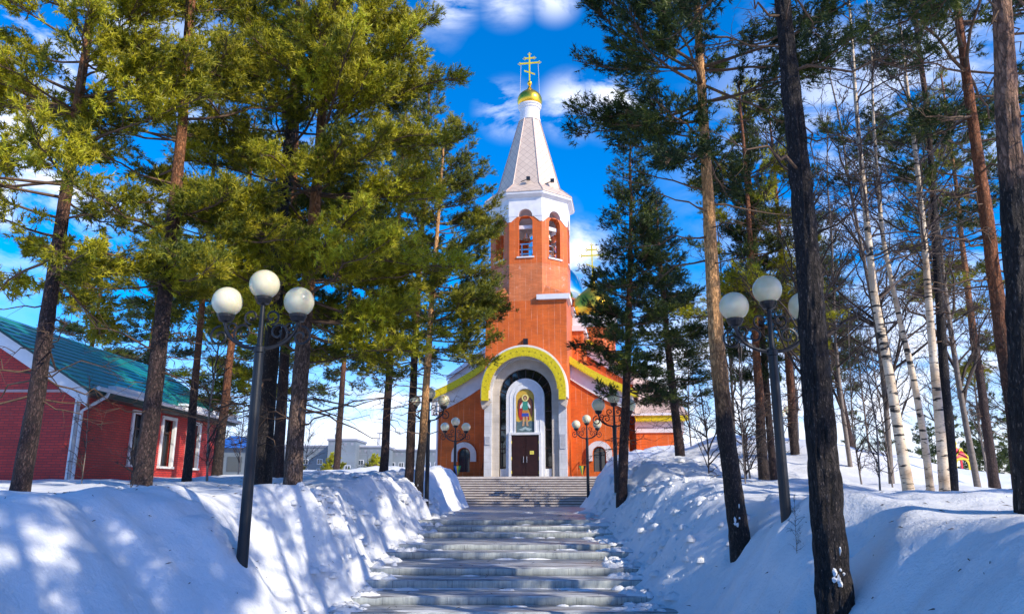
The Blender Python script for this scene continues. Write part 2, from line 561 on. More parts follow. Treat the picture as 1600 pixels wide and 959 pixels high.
GREYD = simple('dark_grey_roofing', (.20, .21, .24), .7, .15, .5)
BROWNW = simple('brown_balcony', (.30, .17, .13), .7, .2, 1)
YEL = simple('yellow_paint', (.80, .60, .03), .4, .08, 5)
RED = simple('red_paint', (.65, .03, .05), .4, .1, 5)
BLUE = simple('blue_paint', (.03, .16, .55), .4, .1, 5)
GREENP = simple('green_paint', (.03, .30, .10), .4, .1, 5)
CURTAIN = simple('pale_curtain', (.60, .58, .52), .8, .15, 6)

# ------------------------------------------------------------------ ground: one snow sheet


def cxf(d):
    return -.25 + .035 * (np.clip(d, 4, 46) - 14)


EDGE_D = [13.7, 14.6, 15.7, 16.6, 18.7, 19.5, 22.1, 22.8, 23.7]
EDGE_Z = [-2.12, -1.98, -1.82, -1.68, -1.535, -1.415, -1.285, -1.14, -1.0]


def pathz(d):
    return np.interp(d, [0, 12.0] + EDGE_D + [40, 41, 44, 46], [-2.40, -2.40] + EDGE_Z + [-1.0, -1.0, -.9, -.9])


LP = np.array([(-5, 3, -.6), (-6, 6, -.32), (-6.5, 9, -.14), (-5.3, 12, -.10), (-4.9, 14.5, -.04), (-5, 17, .02), (-9, 12, -.16), (-9, 16, -.02), (-9, 20, .08), (-12.5, 14, -.2), (-12.5, 22, .12),
               (-12.5, 32, .14), (-6, 22, .25), (-4.5, 24, .15), (-4.8, 27, .32), (-5.2, 30, .5), (-8, 30, .5), (-4.8, 34, .95), (-6, 37, 1.0), (-9, 38, .7), (-20, 20, 0),
               (-20, 40, .2), (-8, 46, .4), (-30, 80, -.6), (-60, 200, -1.5), (-10, 60, -.2), (-200, 400, -2), (-20, 5, -.3)])
RP = np.array([(5, 3, -.9), (5.1, 11, -.12), (4.9, 16, -.12), (6.2, 8, -.36), (7.0, 10, -.16), (8.5, 15, -.28), (9.5, 11, -.42), (12, 15, -.6), (6, 22, .15),
               (4.8, 30, .4), (5.1, 34, .8), (6.8, 33, 1.45), (9, 32, 2.0), (12, 30, 1.75), (15, 30, 1.1), (20, 30, -.2), (11, 21, .15), (16, 20, -.6),
               (9, 40, 2.1), (14, 45, 2.3), (8, 50, .6), (7, 27, .9), (30, 50, -.2), (60, 200, -1.5), (30, 30, -.8), (12, 5, -.7), (25, 60, .3), (200, 400, -2)])


def idw(pts, X, Y):
    num = 0
    den = 0
    for x, y, z in pts:
        s = 1.0 / ((((X - x) ** 2 + (Y - y) ** 2) / (1 + .002 * y * y)) ** 1.35 + .25)
        num = num + s * z
        den = den + s
    return num / den


FIX = []        # gentle local corrections of the banks
WELLS = []      # (x, y, radius, depth) melted hollows round trunks


def snow_z(X, Y):
    X = np.asarray(X, float)
    Y = np.asarray(Y, float)
    c = cxf(Y)
    off = X - c
    left = off < 0
    hw = 2.78 + .16 * vnoise(X * .0, Y * .8) + .10 * vnoise(Y * 2.7, 3.3)
    bw = np.where(left, 2.3 - 1.1 * np.clip((Y - 11) / 3.5, 0, 1), 2.3 - .3 * np.clip((Y - 11) / 2, 0, 1)) + .25 * vnoise(Y * .6, 9.1)
    t = np.clip((np.abs(off) - hw) / bw, 0, 1)
    # wide level apron just before the church steps
    ts = t * t * (3 - 2 * t)
    ts = .65 * ts + .35 * t ** .8
    pl = np.where(left, idw(LP, X, Y), idw(RP, X, Y))
    near = np.exp(-((Y - 18) / 30.0) ** 2)
    rough = .10 * fbm(X * .45, Y * .45, 1.0, 3) + .05 * fbm(X * 1.3, Y * 1.3, 5.0, 3)
    # ragged, shovelled flanks of the banks
    fl = np.exp(-((t - .45) / .33) ** 2) * (t > 0)
    clod = (.16 * np.abs(fbm(X * 2.1, Y * 1.5, 2.0, 4)) + .07 * fbm(X * 5, Y * 4, 7.0, 3) + .09 * np.clip(vnoise(X * 3.5, Y * 2.6, 3.0) - .25, 0, 1))
    # shovelled pile with crisp clods further up the path
    far = np.clip((Y - 15) / 6, 0, 1)
    pl = pl + rough + far * .13 * np.abs(fbm(X * 1.7, Y * 1.3, 4.0, 4)) * np.exp(-((np.abs(off) - 4.6) / 2.5) ** 2) * near
    base = pathz(Y) - .16
    z = base * (1 - ts) + pl * ts + fl * clod * (.5 + .7 * far)
    # blurred creases running down the left flank
    z = z + np.where(left, .05 * fl * np.sin(Y * 4.0 + off * 2.0 + 2.5 * vnoise(Y * .7, off)), 0) * np.clip((Y - 13) / 4, 0, 1)
    for x, y, r, dz_ in FIX:
        z = z + dz_ * np.exp(-((X - x) ** 2 + (Y - y) ** 2) / (r * r))
    for x, y, r, dp in WELLS:
        q = ((X - x) ** 2 + (Y - y) ** 2) / (r * r)
        z = z - dp * np.exp(-q)
    # level ground under and around the buildings
    k = np.clip((Y - 38.6) / 1.8, 0, 1) * np.clip((6.4 - np.abs(X - .8)) / .9, 0, 1)
    z = z * (1 - k) + (-1.3) * k
    far2 = np.clip((np.hypot(X, Y) - 70) / 60, 0, 1)
    z = z * (1 - far2) + far2 * (-1.2 + .6 * fbm(X * .01, Y * .01, 0, 2))
    return z




def axis_pts(lo, hi, step, ext, g=1.16):
    a = list(np.arange(lo, hi + 1e-6, step))
    s = step
    x = hi
    up = []
    while x < ext:
        s *= g
        x += s
        up.append(x)
    s = step
    x = lo
    dn = []
    while x > -ext:
        s *= g
        x -= s
        dn.append(x)
    return np.array(dn[::-1] + a + up)


for px, py, d, r in [(378, 878, 10.8, 1.1), (1232, 830, 10.8, 1.0), (1157, 850, 13.5, 1.1), (1306, 946, 8.5, 1.0), (28, 778, 13, 1.4), (222, 762, 14, 1.4),
                     (408, 766, 16.9, 1.0), (458, 768, 16.2, 1.0), (430, 772, 14.0, .9), (530, 742, 31, 2.5), (638, 776, 27, 1.0), (600, 742, 30, 1.6), (972, 778, 24, 1.0), (1195, 762, 22, 1.6), (1422, 776, 15, 1.2), (1478, 786, 15, 1.2), (1600, 800, 8.6, 1.2), (1340, 768, 11, 1.2),
                     (965, 742, 30, 1.6), (1060, 712, 32, 2.0), (1000, 722, 30, 1.6), (700, 745, 36, 1.3), (655, 735, 36, 1.6), (1100, 692, 33, 2.0), (1160, 688, 35, 2.4), (1280, 694, 34, 3.0), (1400, 712, 33, 3.0), (1500, 744, 32, 2.5), (1500, 766, 20, 2.6), (1560, 772, 15, 2.0), (1420, 758, 20, 2.0), (1500, 752, 26, 3.0), (1590, 778, 26, 3.0), (1450, 735, 27, 2.5), (600, 745, 34, 2.2), (1338, 850, 9.6, .45)]:
    p_ = P(px, py, d)
    FIX.append((p_.x, d, r, p_.z - float(snow_z(np.array([p_.x]), np.array([float(d)]))[0])))
WELLS += [(3.7, 8.5, .38, .12), (4.15, 13.5, .4, .15), (4.04, 10.8, .25, .12)]
xs = axis_pts(-8, 8.5, .075, 1500)
ys1 = list(np.arange(4.0, 26.0, .075)) + list(np.arange(26.0, 46, .15))
s_, y_ = .15, 46.0
while y_ < 2500:
    s_ *= 1.15
    y_ += s_
    ys1.append(y_)
s_, y_ = .075, 4.0
pre = []
while y_ > -300:
    s_ *= 1.2
    y_ -= s_
    pre.append(y_)
ysx = np.array(pre[::-1] + ys1)
GX, GY = np.meshgrid(xs, ysx)
GZ = snow_z(GX, GY)
nx_, ny_ = len(xs), len(ysx)
idx = np.arange(nx_ * ny_).reshape(ny_, nx_)
q = np.stack([idx[:-1, :-1], idx[:-1, 1:], idx[1:, 1:], idx[1:, :-1]], -1).reshape(-1, 4)
ground = big_mesh('ground', np.stack([GX, GY, GZ], -1).reshape(-1, 3), None, q, SNOW, smooth=True)
tag(ground, kind='structure')


def gz(x, y):
    return float(snow_z(np.array([x]), np.array([y]))[0])


# ------------------------------------------------------------------ lower steps: one slab per step
st = empty('stairway', (0, 0, 0))
tag(st, kind='structure')
for i, (d, z) in enumerate(zip(EDGE_D, EDGE_Z)):
    d1 = EDGE_D[i + 1] + .12 if i + 1 < len(EDGE_D) else 40.6
    c = float(cxf(np.array(d)))
    rs = np.random.RandomState(40 + i)
    n = 150
    X = np.linspace(c - 3.6, c + 3.7, n)
    wob = .005 * vnoise(X * 1.7, i * 9.0) + .006 * vnoise(X * 9, i * 3.0 + 50)
    chip = -.035 * np.clip(vnoise(X * 3.1, i * 7.7 + 20) - .55, 0, 1) * 2
    rows = []
    # section: back-bottom, front-bottom, front-top, bevel, tread points to the back
    for (yy, zz, kx) in [(d1, z - .22, 0), (d + .03, z - .22, 1), (d, z - .03, 1), (d + .02, z, 1), (d + .25, z - .004, 2), (d + .6, z - .004, 2), (d1, z - .012, 0)]:
        Y = np.full(n, yy)
        Zz = np.full(n, zz)
        if kx == 1:
            Y = Y + wob
            Zz = Zz + chip * (zz > z - .1)
        if kx == 2:
            if yy > d1 - .05:
                Y = np.full(n, d1 - .02)
            Zz = Zz + .005 * fbm(X * 2.3, Y * 2 + i, 0, 3)
        rows.append(np.stack([X, Y, Zz], -1))
    V = np.concatenate(rows)
    R = len(rows)
    ii = np.arange(R * n).reshape(R, n)
    Q = [np.stack([ii[a, :-1], ii[a, 1:], ii[(a + 1) % R, 1:], ii[(a + 1) % R, :-1]], -1) for a in range(R)]
    big_mesh('step', V, None, np.concatenate(Q), STEP, st)
# front pavement before the first step
fp = MB()
fp.box(-4.4, 3.6, 2, 13.8, -2.5, -2.245)
tag(fp.build('path', STEP), kind='structure')

# ------------------------------------------------------------------ snow on the steps: wedges along both edges and drifts on the treads
sv, sq = [], []
rs = np.random.RandomState(5)


def lump(cx, cy, cz, rx, ry, rz):
    n, m = 9, 4
    b = len(sv)
    ph = rs.rand() * 6
    for j in range(m):
        a = (PI / 2) * j / (m - .5)
        for k in range(n):
            t_ = 2 * PI * k / n
            r = 1 + .25 * math.sin(2 * t_ + ph) + .18 * rs.randn() * .6
            sv.append((cx + rx * r * math.cos(t_) * math.cos(a), cy + ry * r * math.sin(t_) * math.cos(a), cz - .03 + (rz + .03) * math.sin(a) * (1 + .1 * rs.randn())))
    for j in range(m - 1):
        for k in range(n):
            sq.append((b + j * n + k, b + j * n + (k + 1) % n, b + (j + 1) * n + (k + 1) % n, b + (j + 1) * n + k))
    sq.append((b + (m - 1) * n, b + (m - 1) * n + 2, b + (m - 1) * n + 5, b + (m - 1) * n + 7))


for i, (d, z) in enumerate(zip(EDGE_D, EDGE_Z)):
    d1 = EDGE_D[i + 1] if i + 1 < len(EDGE_D) else 30.0
    c = float(cxf(np.array(d)))
    for side in (-1, 1):
        for k in range(26):
            o_ = 2.9 - abs(rs.randn()) * .30
            yy = rs.uniform(d + .1, d1 - .05)
            lump(c + side * o_, yy, z, rs.uniform(.05, .24), rs.uniform(.04, .15), rs.uniform(.015, .09))
    for k in range(3):
        lump(c + rs.uniform(-2.4, 2.5), rs.uniform(d1 - .30, d1 - .06), z, rs.uniform(.12, .40), rs.uniform(.04, .09), rs.uniform(.01, .03))
big = big_mesh('snow_crust', np.array(sv), None, np.array(sq), SNOW, smooth=True)
tag(big, kind='stuff', label='crumbs and crusts of snow left on the stair treads', cat='snow')

# clods on the shovelled banks
sv, sq = [], []
for k in range(800):
    side = -1 if rs.rand() < .5 else 1
    y = rs.uniform(14, 30)
    o_ = 2.9 + abs(rs.randn()) * 1.1
    x = float(cxf(np.array(y))) + side * o_
    s_ = .02 + .10 * rs.rand() ** 3
    lump(x, y, gz(x, y), s_ * 1.3, s_ * 1.2, s_ * .8)
big = big_mesh('snow_clods', np.array(sv), None, np.array(sq), SNOW, smooth=False)
tag(big, kind='stuff', label='broken clods of snow on the shovelled banks', cat='snow')

# ------------------------------------------------------------------ arch shapes (local x, z in the wall plane, y through it)


def outline(hw, spring, z0, cx=0, n=20):
    p = [(cx - hw, z0)]
    for i in range(n + 1):
        a = PI - PI * i / n
        p.append((cx + hw * math.cos(a), spring + hw * math.sin(a)))
    p.append((cx + hw, z0))
    return p


def arch_ring(mb, hi, si, ho, so, z0, y0, y1, cx=0, n=20, z0i=None):
    a = outline(hi, si, z0 if z0i is None else z0i, cx, n)
    b = outline(ho, so, z0, cx, n)
    N = len(a)
    vs = [(x, y0, z) for x, z in a] + [(x, y0, z) for x, z in b] + [(x, y1, z) for x, z in a] + [(x, y1, z) for x, z in b]
    fs = []
    for i in range(N - 1):
        fs += [(i, i + 1, N + i + 1, N + i), (2 * N + i, 3 * N + i, 3 * N + i + 1, 2 * N + i + 1),
               (i, 2 * N + i, 2 * N + i + 1, i + 1), (N + i, N + i + 1, 3 * N + i + 1, 3 * N + i)]
    fs += [(0, N, 3 * N, 2 * N), (N - 1, 3 * N - 1, 4 * N - 1, 2 * N - 1)]
    return mb.add(vs, fs)


def arch_fill(mb, hw, spring, z0, y0, y1, cx=0, n=20):
    return mb.prism(outline(hw, spring, z0, cx, n), y0, y1)


def arch_panel(mb, x0, x1, z0, z1, cx, hw, sill, spring, y0, y1, n=14):
    """flat wall x0..x1, z0..z1 with an arched opening"""
    o = outline(hw, spring, sill, cx, n)
    top = [(x0, z1)] + [(x0 + (x1 - x0) * i / n, z1) for i in range(n + 1)] + [(x1, z1)]
    N = len(o)
    mb.box(x0, cx - hw, y0, y1, z0, spring)
    mb.box(cx + hw, x1, y0, y1, z0, spring)
    if sill > z0 + .01:
        mb.box(cx - hw, cx + hw, y0, y1, z0, sill)
    inner = o[1:-1]
    outer = [(x0, spring)] + [(x0 + (x1 - x0) * i / (n - 2), z1) for i in range(n - 1)] + [(x1, spring)]
    n1 = len(inner)
    vs = [(x, y0, z) for x, z in inner] + [(x, y0, z) for x, z in outer] + [(x, y1, z) for x, z in inner] + [(x, y1, z) for x, z in outer]
    fs = []
    for i in range(n1 - 1):
        fs += [(i, i + 1, n1 + i + 1, n1 + i), (2 * n1 + i, 3 * n1 + i, 3 * n1 + i + 1, 2 * n1 + i + 1),
               (i, 2 * n1 + i, 2 * n1 + i + 1, i + 1), (n1 + i, n1 + i + 1, 3 * n1 + i + 1, 3 * n1 + i)]
    return mb.add(vs, fs)


# ------------------------------------------------------------------ the church
CA = math.radians(9)
CH = empty('church', (.86, 45.0, .56), -CA, 'orange tiled church with tall bell tower, gold domes and arched white portal', 'church')
T = 2.55   # half width of the tower


def part(mb, name, m, parent=None, smooth=False, label=None):
    return mb.build(name, m, parent or CH, smooth, label)


# tower: square shaft, its octagon, ledges
m = MB()
m.box(-T, T, 0, 2 * T, -1.6, 10.75)
tower = part(m, 'tower_wall', CH_TILE)
oc = T * math.tan(PI / 8)      # half a face of the octagon


def octo(hw, cy=T):
    k = hw * math.tan(PI / 8)
    return [(-k, cy - hw), (k, cy - hw), (hw, cy - k), (hw, cy + k), (k, cy + hw), (-k, cy + hw), (-hw, cy + k), (-hw, cy - k)]


def frust(mb, hw0, z0, hw1, z1, cy=T):
    a, b = octo(hw0, cy), octo(hw1, cy)
    vs = [(x, y, z0) for x, y in a] + [(x, y, z1) for x, y in b]
    return mb.add(vs, [(i, (i + 1) % 8, 8 + (i + 1) % 8, 8 + i) for i in range(8)] + [tuple(range(8))[::-1], tuple(range(8, 16))])


m = MB()
frust(m, T - .003, 10.75, T - .003, 13.2)
part(m, 'octagon_wall', CH_TILE2)
for sx in (-1, 1):     # white corner slabs where the square turns into the octagon
    for sy in (0, 1):
        yc = T + (1 if sy else -1) * T
        q_ = 1 if sy else -1
        poly = [(sx * (oc - .35), yc + q_ * .22), (sx * (T + .22), yc + q_ * .22), (sx * (T + .22), yc - q_ * (T - oc + .25)), (sx * (T - .25), yc - q_ * (T - oc)), (sx * oc, yc - q_ * .25)]
        if sx > 0 or sy:
            m = MB()
            m.prism(poly, 10.76, 11.08, 'z')
            part(m, 'corner_ledge', WHITE)
        m = MB()   # sloping snow-dusted broach over it
        m.add([(sx * (oc - .1), yc, 11.09), (sx * T, yc, 11.09), (sx * T, yc - q_ * (T - oc + .1), 11.09), (sx * (oc + .2), yc - q_ * .2, 11.75), (sx * (T - .2), yc - q_ * (T - oc - .2), 11.75)],
              [(0, 1, 3), (1, 4, 3), (1, 2, 4), (0, 3, 4, 2), (0, 2, 1)])
        part(m, 'ledge_slope', CH_TILE2)
# belfry faces with arched openings
for k in range(8):
    a = k * PI / 4
    M_ = Matrix.Translation((0, T, 0)) @ Matrix.Rotation(a, 4, 'Z') @ Matrix.Translation((0, -T, 0))
    m = MB()
    arch_panel(m, -oc, oc, 13.2, 16.35, 0, .46, 13.65, 15.95, 0, .42, 14)
    # arch rises above the tile edge into the white band
    m.xf(M_)
    w_ = part(m, 'belfry_wall', CH_TILE)
    m = MB()
    arch_panel(m, -oc - .02, oc + .02, 16.352, 17.62, 0, .46, 16.352, 16.40, -.05, .42, 14)
    m.xf(M_)
    part(m, 'cornice_wall', WHITE)
    m = MB()
    m.box(-.56, .56, -.08, .30, 13.56, 13.655)
    m.xf(M_)
    part(m, 'window_sill', WHITE)
    m = MB()     # white downward points at the corners of the cornice
    m.prism([(-oc, 16.36), (-oc, 16.0), (-oc + .12, 16.0), (-.52, 16.36)], -.03, -.002)
    m.prism([(oc, 16.36), (oc, 16.0), (oc - .12, 16.0), (.52, 16.36)], -.031, -.003)
    m.xf(M_)
    part(m, 'cornice_corner', WHITE)
    if k in (0, 1, 7, 4, 3, 5):
        m = MB()
        m.box(-.45, .45, .30, .42, 15.62, 15.86)
        m.xf(M_)
        part(m, 'bell_beam', WHITE)
        m = MB()
        m.lathe([(.05, .48), (.10, .46), (.13, .36), (.16, .2), (.22, .06), (.28, 0), (.25, 0), (.02, .3)], (0, .62, 14.98), 16)
        m.tube([(0, .62, 15.46), (0, .62, 15.66)], .02, 6)
        m.tube([(0, .62, 15.2), (0, .62, 14.93)], [.015, .04], 6)
        m.xf(M_)
        part(m, 'bell', BELLM, smooth=True)
        m = MB()
        for zz in (13.95, 14.25, 14.62):
            m.box(-.45, .45, .50, .56, zz, zz + .07)
        for xx in (-.3, .3):
            m.box(xx - .03, xx + .03, .5, .56, 13.66, 14.62)
        m.xf(M_)
        part(m, 'railing', METAL)
m = MB()
frust(m, T - .5, 13.1, T - .5, 13.25)
part(m, 'belfry_floor', GREYD)
m = MB()
frust(m, T - .4, 17.3, T - .4, 17.4)
part(m, 'belfry_ceiling', WHITE)
m = MB()
frust(m, T + .05, 17.62, T + .34, 17.80)
frust(m, T + .34, 17.802, T + .36, 17.95)
part(m, 'eaves', WHITE)
m = MB()
frust(m, T + .40, 17.955, T + .38, 18.02)
frust(m, T + .36, 18.022, 2.1, 18.8)
frust(m, 2.1, 18.802, .70, 24.3)
part(m, 'spire', SHING)
for k in range(8):     # folded ridges
    a_, b_, c_ = octo(T + .37), octo(2.11), octo(.71)
    m = MB()
    m.tube([(a_[k][0], a_[k][1], 18.03), (b_[k][0], b_[k][1], 18.82), (c_[k][0], c_[k][1], 24.32)], .035, 5)
    part(m, 'ridge_strip', ROOFPINK)
m = MB()
m.lathe([(.76, 0), (.76, .14), (.70, .16), (.70, .95), (.76, .97), (.78, 1.1), (.84, 1.15), (.84, 1.24), (.5, 1.26)], (0, T, 24.3), 32)
part(m, 'drum', WHITE, smooth=False)
onion = [(.74, 0), (.84, .12), (.90, .35), (.88, .60), (.78, .85), (.60, 1.05), (.38, 1.22), (.20, 1.38), (.10, 1.6), (.07, 1.85)]
m = MB()
m.lathe([(r * .98, z * .95) for r, z in onion], (0, T, 25.56), 36)
dm = part(m, 'onion_dome', GOLD, smooth=True)
m = MB()
m.lathe([(.02, 0), (.12, .04), (.17, .14), (.17, .2), (.12, .3), (.02, .34)], (0, T, 27.2), 16)
part(m, 'finial_ball', GOLD, smooth=True)


def cross(cx, cy, z, H, name='cross', wires=None):
    s = H / 2.1
    m = MB()
    th = .05 * s
    m.box(cx - .042 * s, cx + .042 * s, cy - th, cy + th, z, z + H)
    m.box(cx - .66 * s, cx + .66 * s, cy - th + .004, cy + th - .004, z + 1.38 * s, z + 1.455 * s)
    m.box(cx - .32 * s, cx + .32 * s, cy - th + .004, cy + th - .004, z + 1.755 * s, z + 1.82 * s)
    m.prism([(cx - .36 * s, z + .84 * s), (cx - .36 * s, z + .91 * s), (cx + .36 * s, z + .60 * s), (cx + .36 * s, z + .53 * s)], cy - th + .006, cy + th - .006)
    for ex, ez in ((-.66, 1.415), (.66, 1.415), (0, 2.1), (-.32, 1.785), (.32, 1.785)):
        for dx, dz in ((-.09, 0), (.09, 0), (0, .09), (0, -.07)):
            b = len(m.v)
            m.lathe([(.001, -.05 * s), (.05 * s, 0), (.001, .05 * s)], (cx + (ex + dx) * s, cy, z + (ez + dz) * s), 7)
    o = part(m, name, GOLDT)
    if wires:
        for sx in (-1, 1):
            w2 = MB()
            w2.tube([(cx + sx * .58 * s, cy, z + 1.38 * s), (cx + sx * wires[0], cy, z + wires[1])], .018, 5)
            part(w2, 'stay_wire', WIRE)
    return o


cross(0, T, 27.45, 2.25, wires=(.72, -1.5))
# small lamps on the spire
for sx, ax in ((.3, 0), (2.0, .8)):
    m = MB()
    m.box(-.12, .12, -.1, .1, 0, .22)
    m.tube([(-.5, 0, -.1), (-.1, 0, .05)], .03, 5)
    m.xf(Matrix.Translation((sx * .6 + (.5 if ax else 0), T - (2.35 if not ax else 1.75), 18.95)))
    part(m, 'floodlight', BLACK)
m = MB()
m.box(-.14, .14, -.22, 0, 7.95, 8.3)
part(m, 'floodlight', BLACK)

# portal -------------------------------------------------------------
m = MB()
arch_ring(m, 2.02, 4.95, 2.47, 5.05, 0, -.55, -.002)
part(m, 'portal_pier', MARBLE)
m = MB()
arch_ring(m, 1.60, 4.80, 2.02, 4.95, 0, -.38, -.02)
part(m, 'portal_arch', CREAM, smooth=False)
m = MB()
arch_ring(m, 2.10, 5.0, 2.5, 5.12, 4.55, -1.15, -.56)
part(m, 'canopy_vault', CREAM)
m = MB()
arch_ring(m, 2.10, 5.0, 2.53, 5.04, 4.40, -1.30, -1.152, n=30)
can = part(m, 'canopy_fascia', GOLDT)
m = MB()
arch_ring(m, 2.505, 5.12, 2.60, 5.13, 4.55, -1.148, -.003, n=30)
part(m, 'canopy_roof', WHITE)
m = MB()
for i in range(41):    # scallops hanging from the inner edge
    a = PI * (i + .5) / 41
    c_ = (2.09 * math.cos(a), 5.0 + 2.09 * math.sin(a))
    pl_ = [(c_[0] + .085 * math.cos(b * PI / 5), c_[1] + .085 * math.sin(b * PI / 5)) for b in range(10)]
    m.prism(pl_, -1.29, -1.25)
part(m, 'scallop_trim', GOLDT, can)['kind'] = 'stuff'
m = MB()
for i in range(19):    # punched three-leaf ornaments along the band
    a = PI * (i + .5) / 19
    for dr, da in ((.27, -.018), (.27, .018), (.32, 0)):
        r = 2.02 + dr
        c_ = (r * math.cos(a + da), 5.01 + r * math.sin(a + da))
        m.prism([(c_[0] + .022 * math.cos(b * PI / 3), c_[1] + .022 * math.sin(b * PI / 3)) for b in range(6)], -1.306, -1.296)
part(m, 'ornament', FRAMEB, can)['kind'] = 'stuff'
for sx in (-1, 1):     # slanted brackets under the canopy ends
    m = MB()
    m.prism([(sx * 2.02, 4.40), (sx * 2.6, 4.40), (sx * 2.5, 3.95), (sx * 2.2, 4.15)], -1.12, -.56)
    part(m, 'bracket', CREAM)
m = MB()
arch_fill(m, 1.60, 4.80, .0, -.10, -.03)
part(m, 'portal_glazing', GLASS)
for i in range(9):
    a = PI * (i + .5) / 9
    m = MB()
    v0 = Vector((1.16 * math.cos(a), -.14, 4.66 + 1.16 * math.sin(a)))
    v1 = Vector((1.60 * math.cos(a), -.14, 4.80 + 1.60 * math.sin(a)))
    m.tube([v0, v1], .035, 4)
    part(m, 'mullion', FRAMEB)
for sx in (-1, 1):
    for zz in (.5, 1.6, 2.7, 3.8):
        m = MB()
        m.box(min(sx * 1.165, sx * 1.595), max(sx * 1.165, sx * 1.595), -.18, -.105, zz, zz + .07)
        part(m, 'mullion', FRAMEB)
    m = MB()
    m.box(min(sx * 1.54, sx * 1.598), max(sx * 1.54, sx * 1.598), -.20, -.105, .0, 4.8)
    part(m, 'mullion', FRAMEB)
    m = MB()
    m.box(min(sx * 1.165, sx * 1.535), max(sx * 1.165, sx * 1.535), -.26, -.105, 0.0, .45)
    part(m, 'stall_riser', WPAINT)
m = MB()
arch_ring(m, .60, 4.55, 1.155, 4.64, 0, -.46, -.105, z0i=0)
# fill round the icon, above the door
m.box(-.598, .598, -.36, -.105, 2.38, 2.55)
fr = part(m, 'portal_frame', WPAINT)
m = MB()
arch_ring(m, .56, 4.62, .66, 4.64, 2.45, -.50, -.462)
arch_ring(m, .88, 4.60, .94, 4.62, 2.45, -.485, -.461)
part(m, 'moulding', WPAINT, fr)
m = MB()
m.box(-.98, -.83, -.56, -.462, 0, 2.42)
m.box(.83, .98, -.56, -.462, 0, 2.42)
m.box(-.98, .98, -.57, -.463, 2.422, 2.56)
part(m, 'door_surround', WPAINT, fr)
for sx in (-1, 1):
    m = MB()
    m.box(min(sx * .008, sx * .826), max(sx * .008, sx * .826), -.50, -.47, .02, 2.40)
    dl = part(m, 'door', DOORM)
    m = MB()
    for (a0, a1, b0, b1) in ((.1, .74, .15, .85), (.1, .74, 1.0, 2.25)):
        xa, xb = sorted((sx * a0, sx * a1))
        m.box(xa, xb, -.515, -.502, b0, b1)
    part(m, 'door_panel', DOORM, dl)
    m = MB()
    m.tube([(sx * .10, -.56, .80), (sx * .10, -.56, 1.16)], .022, 8)
    m.box(sx * .10 - .015, sx * .10 + .015, -.56, -.50, .82, .85)
    m.box(sx * .10 - .015, sx * .10 + .015, -.56, -.50, 1.11, 1.14)
    part(m, 'handle', METAL, dl)
    for zz in (.15, .95, 1.9):
        m = MB()
        m.box(sx * .815 - .02, sx * .815 + .02, -.53, -.502, zz, zz + .18)
        part(m, 'hinge', GOLDT, dl)
m = MB()
m.box(.28, .52, -.524, -.517, 1.28, 1.48)
nt = part(m, 'notice', simple('yellow_paper', (.85, .75, .12), .7, .05, 9))
m = MB()
for zz in (1.42, 1.38, 1.34):
    m.box(.32, .48, -.527, -.5245, zz, zz + .012)
part(m, 'notice_line', simple('pale_ink', (.45, .35, .08), .7, .05, 9), nt)
# stone plaques with worn lines
for (x0, x1, z0, z1) in ((2.07, 2.42, 1.60, 2.45), (-2.42, -2.10, 1.85, 2.35)):
    m = MB()
    m.box(x0, x1, -.60, -.552, z0, z1)
    pq = part(m, 'plaque', simple('grey_plaque', (.55, .56, .58), .4, .1, 8))
    m = MB()
    zz = z1 - .08
    while zz > z0 + .06:
        a = random.uniform(.03, .08)
        m.box(x0 + a, x1 - a, -.603, -.6003, zz, zz + .022)
        zz -= .075
    part(m, 'inscription', simple('plaque_ink', (.25, .25, .27), .6, .1, 8), pq)

# the icon above the door: a plain winged saint on gold
ic_g = simple('icon_gold', (.62, .40, .06), .35, .2, 5)
m = MB()
arch_fill(m, .56, 4.62, 2.555, -.40, -.365)
icon = part(m, 'icon_panel', ic_g)


def flat(poly, c, y, name, cc=2.56):
    mm = MATS.get('ic_' + c[0]) or simple('ic_' + c[0], c[1], .5, .25, 14)
    k = MB()
    k.prism([(x, z + cc) for x, z in poly], y, y + .0055)
    return part(k, name, mm, icon)


def ell(cx, cz, rx, rz, n=16):
    return [(cx + rx * math.cos(2 * PI * i / n), cz + rz * math.sin(2 * PI * i / n)) for i in range(n)]


cR, cG, cB, cW, cBr, cS, cGy, cGl = ('red', (.45, .03, .03)), ('green', (.05, .28, .20)), ('blue', (.04, .08, .40)), ('white', (.75, .75, .70)), ('brown', (.13, .05, .03)), ('skin', (.55, .33, .18)), ('slate', (.10, .16, .17)), ('halo', (.85, .70, .25))
flat([(-.545, 0), (.545, 0), (.545, .62), (.3, .70), (.1, .60), (-.15, .72), (-.4, .62), (-.545, .68)], cGy, -.406, 'ground_band')
flat([(-.40, .18), (-.2, .10), (0, .2), (.22, .08), (.42, .22), (.2, .26), (0, .34), (-.22, .24)], ('pale', (.35, .45, .45)), -.412, 'rock')
for sx in (-1, 1):
    flat([(sx * .10, 2.02), (sx * .30, 2.10), (sx * .45, 1.9), (sx * .48, 1.5), (sx * .42, 1.0), (sx * .36, .9), (sx * .28, 1.2), (sx * .14, 1.5)], cBr, -.412, 'wing')
flat([(-.34, 1.75), (-.10, 1.85), (.05, 1.4), (-.02, .8), (-.3, .72), (-.42, 1.0), (-.38, 1.4)], cR, -.418, 'cloak')
flat([(.02, 1.0), (.2, 1.0), (.25, .75), (.05, .72)], cR, -.417, 'cloak')
flat([(-.16, 1.85), (.16, 1.85), (.2, 1.6), (.14, 1.30), (-.14, 1.30), (-.2, 1.6)], cG, -.424, 'tunic')
flat([(-.17, 1.32), (.17, 1.32), (.19, 1.14), (-.19, 1.14)], ('orange', (.55, .22, .04)), -.425, 'belt')
flat([(-.20, 1.145), (.20, 1.145), (.22, .95), (-.22, .95)], cB, -.426, 'skirt')
